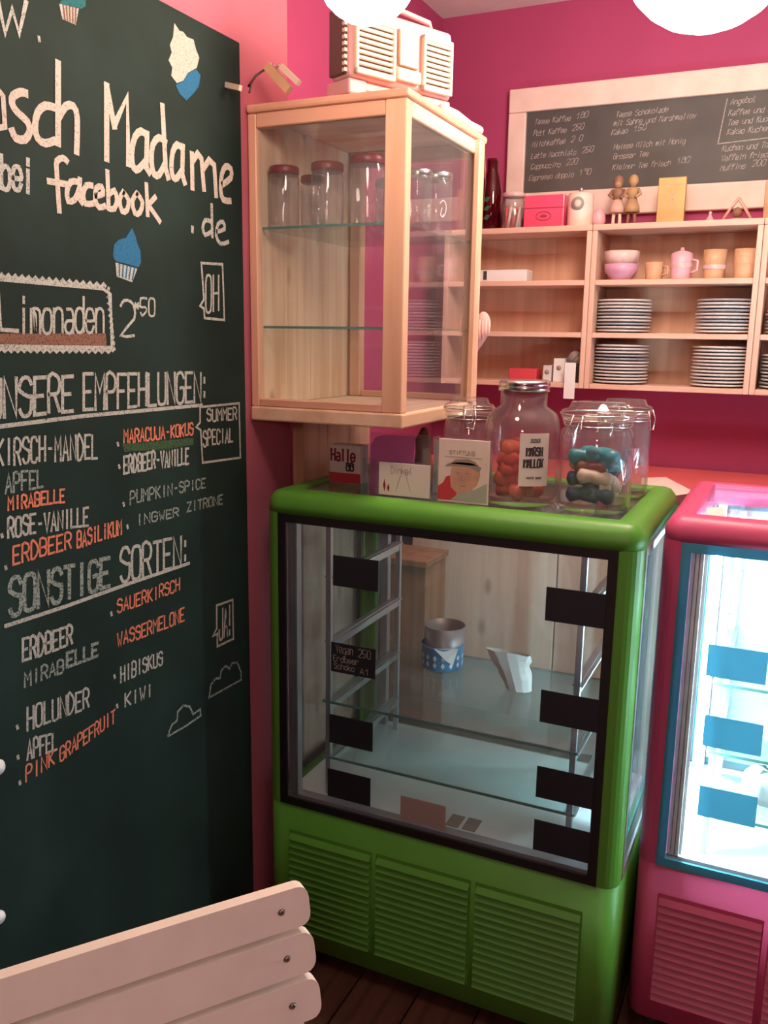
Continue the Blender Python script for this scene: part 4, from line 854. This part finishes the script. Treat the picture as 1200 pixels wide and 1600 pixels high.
q = W(897, 560, y=2.84); t = thing('alarm_clock', 'small round steel clock standing on the lowest board of left shelf unit', 'clock', (q.x, 2.87, S1))
obj('case', G().tube([(q.x, 2.855, S1+.078), (q.x, 2.885, S1+.078)], .026, 24), M['steel'], t); obj('dial', G().tube([(q.x, 2.8535, S1+.078), (q.x, 2.855, S1+.078)], .021, 24), M['kraft'], t)
g = G(); ribbon(g, [(q.x, S1+.078), (q.x+.013, S1+.089)], .002, lambda a, b: (a, 2.8530, b)); ribbon(g, [(q.x, S1+.078), (q.x-.008, S1+.066)], .002, lambda a, b: (a, 2.8530, b)); obj('hand', g, M['ink'], t, fix=False)
obj('stand', G().rbox(q.x-.018, q.x+.018, 2.85, 2.90, S1, S1+.055, .003), M['dark'], t)
# things on top of the shelves
def on(px, y=2.87): return W(px, 345, y=y).x
x = (on(783)+on(820))/2; t = thing('candy_cane_jar', 'clear jar of red and white sweets at the left end of shelf top', 'jar', (x, 2.87, ST))
obj('glass_body', G().lathe([(.0001, .001), (.036, .001), (.038, .006), (.038, .085), (.034, .092), (.034, .10), (.032, .10), (.036, .08), (.036, .006), (.0001, .004)], (x, 2.87, ST), 20), M['jarg'], t); obj('lid', G().lathe([(.0001, .101), (.036, .101), (.036, .114), (.0001, .114)], (x, 2.87, ST), 20), M['bowlw'], t)
for k in range(9):
    a = k*.7; o = obj('sweet_stick', G().tube([(x+.022*math.cos(a), 2.87+.022*math.sin(a), ST+.006), (x+.024*math.cos(a+.5), 2.87+.024*math.sin(a+.5), ST+.07)], .0048, 6), M['red' if k % 2 else 'paper']); tag(o, ('red' if k % 2 else 'white')+' sweet stick in the jar at left end of shelf top', 'sweet', ('red' if k % 2 else 'white')+' sweet sticks')
a, b = on(822), on(884); t = thing('red_gloss_box', 'glossy pinkish red box with oval mark on top of the shelf', 'box', ((a+b)/2, 2.87, ST)); obj('box_body', G().rbox(a, b, 2.84, 2.91, ST, ST+.100, .003), M['redbox'], t)
g = G(); e = [((a+b)/2+.024*math.cos(k*PI/8), ST+.036+.013*math.sin(k*PI/8)) for k in range(17)]; ribbon(g, e, .003, lambda u, v: (u, 2.8393, v)); flat_print(g, [((a+b)/2+.012*math.cos(k*PI/8), ST+.036+.005*math.sin(k*PI/8)) for k in range(16)], lambda u, v: (u, 2.8393, v)); obj('oval_mark', g, M['inkr'], t, fix=False)
obj('lid_line', G().box(a, b, 2.8385, 2.84, ST+.060, ST+.062), M['inkr'], t)
x = (on(887)+on(925))/2; t = thing('canister', 'ivory canister with dark round emblem and knob on shelf top', 'canister', (x, 2.87, ST)); obj('body', G().lathe([(.0001, 0), (.038, 0), (.040, .004), (.040, .095), (.036, .102), (.0001, .104)], (x, 2.87, ST), 24), M['canister'], t); obj('knob', G().lathe([(.0001, .120), (.006, .119), (.008, .113), (.004, .103), (.0001, .103)], (x, 2.87, ST), 12), M['steel'], t)
g = G(); g.lathe([(.0001, 0), (.020, 0), (.020, .0012), (.0001, .0012)], (0, 0, 0), 20); e_ = obj('round_emblem', g, M['inkg'], t, local=True); e_.location = (0, -.0398, .068); e_.rotation_euler = (PI/2, 0, 0)
g = G().lathe([(.0001, 0), (.011, 0), (.011, .0008), (.0001, .0008)], (0, 0, 0), 16); f_ = obj('emblem_centre', g, M['canister'], e_, local=True); f_.location = (0, 0, .0010)
x = on(933); tag(obj('easter_egg', G().lathe([(.0001, 0), (.016, .004), (.022, .02), (.020, .038), (.012, .052), (.0001, .058)], (x, 2.89, ST), 16), M['mugp']), 'dusky pink egg shape beside the ivory canister', 'ornament')
def figurine(x, mt, skirt, label, legs):
    t = thing('figurine', label, 'figurine', (x, 2.87, ST)); c = (x, 2.87, ST)
    for s in (-1, 1): obj('leg', G().tube([(x+s*.010, 2.87, ST), (x+s*.010, 2.87, ST+.020), (x+s*.008, 2.87, ST+.048)], [.006, .005, .006], 8), M[legs], t)
    obj('skirt', G().lathe([(.0001, .040), (.024, .040), (.022, .055), (.013, .078), (.0001, .078)], c, 14), M[skirt], t)
    obj('torso', G().lathe([(.0001, .076), (.013, .077), (.018, .095), (.016, .108), (.006, .114), (.0001, .114)], c, 14, sy=.75), M[mt], t)
    for s in (-1, 1): obj('arm', G().tube([(x+s*.015, 2.87, ST+.106), (x+s*.024, 2.862, ST+.092), (x+s*.012, 2.852, ST+.082)], [.006, .005, .0045], 8), M[mt], t)
    obj('head', G().lathe([(.0001, .112), (.008, .114), (.013, .124), (.013, .134), (.008, .144), (.0001, .147)], c, 14), M['figt'], t)
    obj('hair', G().lathe([(.0145, .124), (.0155, .134), (.011, .146), (.0001, .151)], (x, 2.872, ST), 14), M[mt], t)
figurine(on(963), 'figb', 'figl', 'brown doll figurine in pale skirt, left one of the pair on shelf top', 'canister'); figurine(on(986), 'figt', 'figt', 'tan brown doll figurine, right one of the pair on shelf top', 'figb')
a, b = on(1026), on(1069); t = thing('book', 'gold book standing upright in the middle of shelf top', 'book', ((a+b)/2, 2.87, ST)); obj('cover', G().rbox(a, b, 2.855, 2.875, ST, ST+.133, .0015, 1), M['gold'], t)
g = G(); cx = (a+b)/2; ribbon(g, [(cx-.015, ST+.09), (cx+.012, ST+.06), (cx-.012, ST+.05), (cx+.016, ST+.085)], .003, lambda u, v: (u, 2.8543, v)); lettering(g, 'Kaffee', [(cx-.025, ST+.108), (cx+.025, ST+.108), (cx+.025, ST+.116), (cx-.025, ST+.116)], .0013, lambda u, v: (u, 2.8543, v)); obj('cover_print', g, M['tan'], t, fix=False)
x = on(1109); tag(obj('bell', G().lathe([(.0001, 0), (.015, 0), (.013, .006), (.006, .018), (.003, .024), (.006, .029), (.0001, .034)], (x, 2.87, ST), 16), M['mugp']), 'tiny rosy bell between the gold book and triangle ornament', 'bell')
x = on(1151); t = thing('triangle_ornament', 'pale triangular twig ornament at the right of the shelf top', 'ornament', (x, 2.87, ST))
for P in (((-.040, .004), (0, .066)), ((0, .066), (.040, .004)), ((.040, .004), (-.040, .004))): obj('twig', G().tube([(x+P[0][0], 2.87, ST+P[0][1]), (x+(P[0][0]+P[1][0])/2, 2.866, ST+(P[0][1]+P[1][1])/2+.002), (x+P[1][0], 2.87, ST+P[1][1])], .0045, 7), M['figl'], t)
obj('centre_knot', G().lathe([(.0001, 0), (.012, .004), (.015, .014), (.009, .026), (.0001, .03)], (x, 2.87, ST+.012), 12), M['figb'], t)
x = on(1196); tag(obj('picture_frame', G().rbox(x-.008, x+.05, 2.86, 2.88, ST, ST+.11, .002), M['figt']), 'brown upright frame at the right photo edge of shelf top', 'frame')
# red glass vase with sprig behind the cabinet corner
x = W(767, 340, y=2.88).x; c = (x, 2.88, ST); t = thing('vase', 'dark red glass vase at the far left of shelf top', 'vase', c)
obj('glass_body', G().lathe([(.0001, .001), (.030, .001), (.034, .01), (.034, .12), (.026, .165), (.018, .19), (.020, .225), (.017, .225), (.015, .19), (.031, .12), (.031, .012), (.0001, .006)], c, 24), M['rosegl'], t)
x2 = W(755, 340, y=2.84).x; t = thing('sprig', 'dark green leafy sprig leaning by the red glass vase', 'plant', (x2, 2.84, ST)); obj('stem', G().tube([(x2, 2.84, ST), (x2-.006, 2.84, ST+.05), (x2+.002, 2.838, ST+.105)], .0025, 6), M['leaf'], t)
for k in range(6):
    z = ST+.035+k*.014; s = -1 if k % 2 else 1; g = G().add([(x2, 2.838, z), (x2+s*.012, 2.834, z+.012), (x2+s*.026, 2.832, z+.010), (x2+s*.014, 2.836, z-.004)], [(0, 1, 2, 3)]); g.add([(p[0], p[1]+.001, p[2]) for p in g.v], [(3, 2, 1, 0)]); obj('leaf', g, M['leaf'], t)
# ------------------------------------------------------------------ menu board on the back wall
t = thing('menu_board', 'long slate menu board in pale limewashed frame on back wall', 'menu board', (-.3, 2.98, 1.85))
mx0, mx1, mz0, mz1 = -.948, .42, 1.842, 2.247; ix0, ix1, iz0, iz1 = -.888, .36, 1.921, 2.174
for nm, bb, mm in (('frame_rail', (mx0, mx1, mz0, iz0), 'white_frame'), ('frame_rail', (mx0, mx1, iz1, mz1), 'white_frame'), ('frame_stile', (mx0, ix0, iz0+.0005, iz1-.0005), 'white_frame'), ('frame_stile', (ix1, mx1, iz0+.0005, iz1-.0005), 'white_frame')):
    obj(nm, G().rbox(bb[0], bb[1], 2.972, 2.998, bb[2], bb[3], .004, 2), M[mm], t)
obj('slate', G().box(ix0, ix1, 2.984, 2.997, iz0, iz1), M['menu'], t)
mf = lambda a, b: (a, 2.9832, b)
rows = [('Tasse Kaffee', '180', -.862, 2.135), ('Pott Kaffee', '250', -.864, 2.100), ('Milchkaffee', '240', -.866, 2.066), ('Latte Macchiato', '250', -.868, 2.030), ('Cappuccino', '220', -.868, 1.996), ('Espresso doppio', '190', -.872, 1.962)]
rows += [('Tasse Schokolade', '', -.60, 2.135), ('mit Sahne und Marshmallow', '', -.605, 2.110), ('Kakao', '150', -.61, 2.083), ('Heisse Milch mit Honig', '', -.60, 2.040), ('Grosser Tee', '', -.60, 2.010), ('Kleiner Tee frisch', '180', -.60, 1.978)]
rows += [('Angebot', '', -.262, 2.142), ('Kaffee und Kuchen', '', -.265, 2.112), ('Tee und Kuchen', '', -.265, 2.085), ('Kakao Kuchen', '450', -.265, 2.058), ('Kuchen und Torten', '', -.275, 2.012), ('Waffeln frisch', '350', -.275, 1.984), ('Muffins', '200', -.275, 1.956)]
for tx, pr_, x, z in rows:
    g = G(); L = .0098*len(tx); lettering(g, tx, [(x, z), (x+L, z+.003), (x+L+.004, z+.019), (x+.004, z+.016)], .0017, mf, .06, 1.2)
    if pr_: lettering(g, pr_, [(x+L+.02, z+.006), (x+L+.055, z+.008), (x+L+.06, z+.026), (x+L+.024, z+.024)], .0017, mf, .05, 1.4)
    obj('chalk_lettering', g, M['c_menu'], t, fix=False)
g = G(); ribbon(g, [(-.272, 2.160), (-.288, 2.034), (.0, 2.048), (.3, 2.05)], .003, mf); obj('chalk_box_line', g, M['c_menu'], t, fix=False)
# ------------------------------------------------------------------ lamps
def pendant(cpt, r, mat, label):
    t = thing('pendant_lamp', label, 'lamp', cpt); c = tuple(cpt); n = 14
    prof = [(.0001 if k == 0 else r*math.sin(PI*k/n), -r*math.cos(PI*k/n)) for k in range(n)] + [(.018, r*.985)]
    obj('opal_globe', G().lathe(prof, c, 32), M[mat], t); obj('collar', G().lathe([(.024, r*.97), (.024, r+.03), (.010, r+.045), (.0001, r+.045)], c, 16), M['steel'], t)
    obj('cable', G().tube([(c[0], c[1], c[2]+r+.04), (c[0], c[1], 2.49)], .003, 6), M['wire'], t); obj('ceiling_rose', G().lathe([(.045, 2.499-c[2]), (.042, 2.48-c[2]), (.01, 2.465-c[2]), (.0001, 2.465-c[2])], c, 16), M['white'], t)
L1 = (-.588, 1.186, 1.945); L2 = (-.22, 1.86, 2.18)
pendant(L1, .0725, 'opal', 'lit opal globe pendant in front of the radio'); pendant(L2, .165, 'opal2', 'lit opal globe pendant at top right of the photo')
pendant((.10, -.35, 1.66), .10, 'opal_fill', 'lit opal globe pendant added to light the chair, unseen')  # unseen lamp added to brighten the chair back
# ------------------------------------------------------------------ chair
d = (.585, .811); P = Vector((-.421, .727)); rz = math.atan2(d[1], d[0]); ctr = P - Vector(d)*.21
t = thing('folding_chair', 'white slatted wooden folding chair in front of the chalkboard', 'chair', (ctr.x, ctr.y, 0), rz)
LEAN = .30; zt0 = .877
def slab(z1, hgt, crv=.002, wd=.21, th=.013, r=.012):
    """back slat: rounded ends, slightly curved across"""
    g = G(); out = []
    for cx, cz, a0 in ((wd-r, hgt-r, 0), (-wd+r, hgt-r, 90), (-wd+r, r, 180), (wd-r, r, 270)):
        for k in range(5): a = math.radians(a0+22.5*k); out.append((cx+r*math.cos(a), cz+r*math.sin(a)))
    # insert points along the long edges for the curve
    full = []
    for i, p_ in enumerate(out):
        full.append(p_); q_ = out[(i+1) % len(out)]
        if abs(q_[0]-p_[0]) > .1:
            for k in range(1, 10): full.append((p_[0]+(q_[0]-p_[0])*k/10, p_[1]))
    fn = lambda a, b, dd: (a, (z1-hgt+b-zt0)*LEAN + crv*(1-(a/wd)**2) + dd, z1-hgt+b)
    n = len(full); v = [fn(a, b, e) for e in (0, th) for a, b in full]
    top = sorted(set(round(a, 5) for a, b in full))
    g.add(v, [(i, (i+1) % n, n+(i+1) % n, n+i) for i in range(n)])
    bm = bmesh.new(); vs = [bm.verts.new(p_) for p_ in g.v]
    # cap as strips: pair upper and lower points by column
    def cap(o):
        up = [i for i in range(n) if full[i][1] > hgt/2]; lo = [i for i in range(n) if full[i][1] <= hgt/2]
        up.sort(key=lambda i: (full[i][0], -full[i][1] if full[i][0] < 0 else full[i][1])); 
        return None
    half = n//2
    g2 = []
    for k in range(half):
        i, j = (n-1-k+0) % n, k
        a_, b_, c_, d_ = (full.index(full[j]), (j+1) % n, (n-2-j) % n, (n-1-j) % n)
        if len({a_, b_, c_, d_}) == 4 and b_ < c_: g2.append((a_, b_, c_, d_))
    bm.free(); g.add(v, g2); g.add(v, [tuple(x+n for x in q_) for q_ in g2]); return g
for k in range(3):
    z1 = zt0-k*.0458; s = obj('back_slat', slab(z1, .0388), M['chair'], t, local=True)
    for x in (-.178, .178):
        zc = z1-.0195; y = (zc-zt0)*LEAN + .002*(1-(x/.21)**2); g = G().lathe([(.0001, .0022), (.0024, .0020), (.0042, 0), (.0001, 0)], (0, 0, 0), 12); o = obj('screw', g, M['screw'], s, local=True); o.location = (x, y-.0002, zc); o.rotation_euler = (PI/2-.0, 0, 0)
def yl(z): return (z-zt0)*LEAN
for x in (-.178, .178):
    g = G(); pts = [(yl(.858)+.0165, .858), (yl(.46)+.0165, .46), (-.40, .0)]
    for i in range(2):
        (a, b), (c, e) = pts[i], pts[i+1]
        g.add([(x-.016, a, b), (x+.016, a, b), (x+.016, a+.026, b), (x-.016, a+.026, b), (x-.016, c, e), (x+.016, c, e), (x+.016, c+.026, e), (x-.016, c+.026, e)], [(0, 3, 2, 1), (4, 5, 6, 7), (0, 1, 5, 4), (1, 2, 6, 5), (2, 3, 7, 6), (3, 0, 4, 7)])
    obj('back_post', g, M['chair'], t, local=True)
    x2_ = x-.034*(1 if x > 0 else -1); g = G(); a, b, c, e = -.42, .43, .06, 0.0
    g.add([(x2_-.012, a, b), (x2_+.012, a, b), (x2_+.012, a+.03, b), (x2_-.012, a+.03, b), (x2_-.012, c, e), (x2_+.012, c, e), (x2_+.012, c+.03, e), (x2_-.012, c+.03, e)], [(0, 3, 2, 1), (4, 5, 6, 7), (0, 1, 5, 4), (1, 2, 6, 5), (2, 3, 7, 6), (3, 0, 4, 7)]); obj('leg', g, M['chair'], t, local=True)
for k in range(6): obj('seat_slat', G().rbox(-.20, .20, -.47+k*.058, -.47+k*.058+.048, .43, .445, .004, 1), M['chair'], t, local=True)
obj('cross_bar', G().rbox(-.16, .16, -.33, -.31, .10, .125, .003, 1), M['chair'], t, local=True)
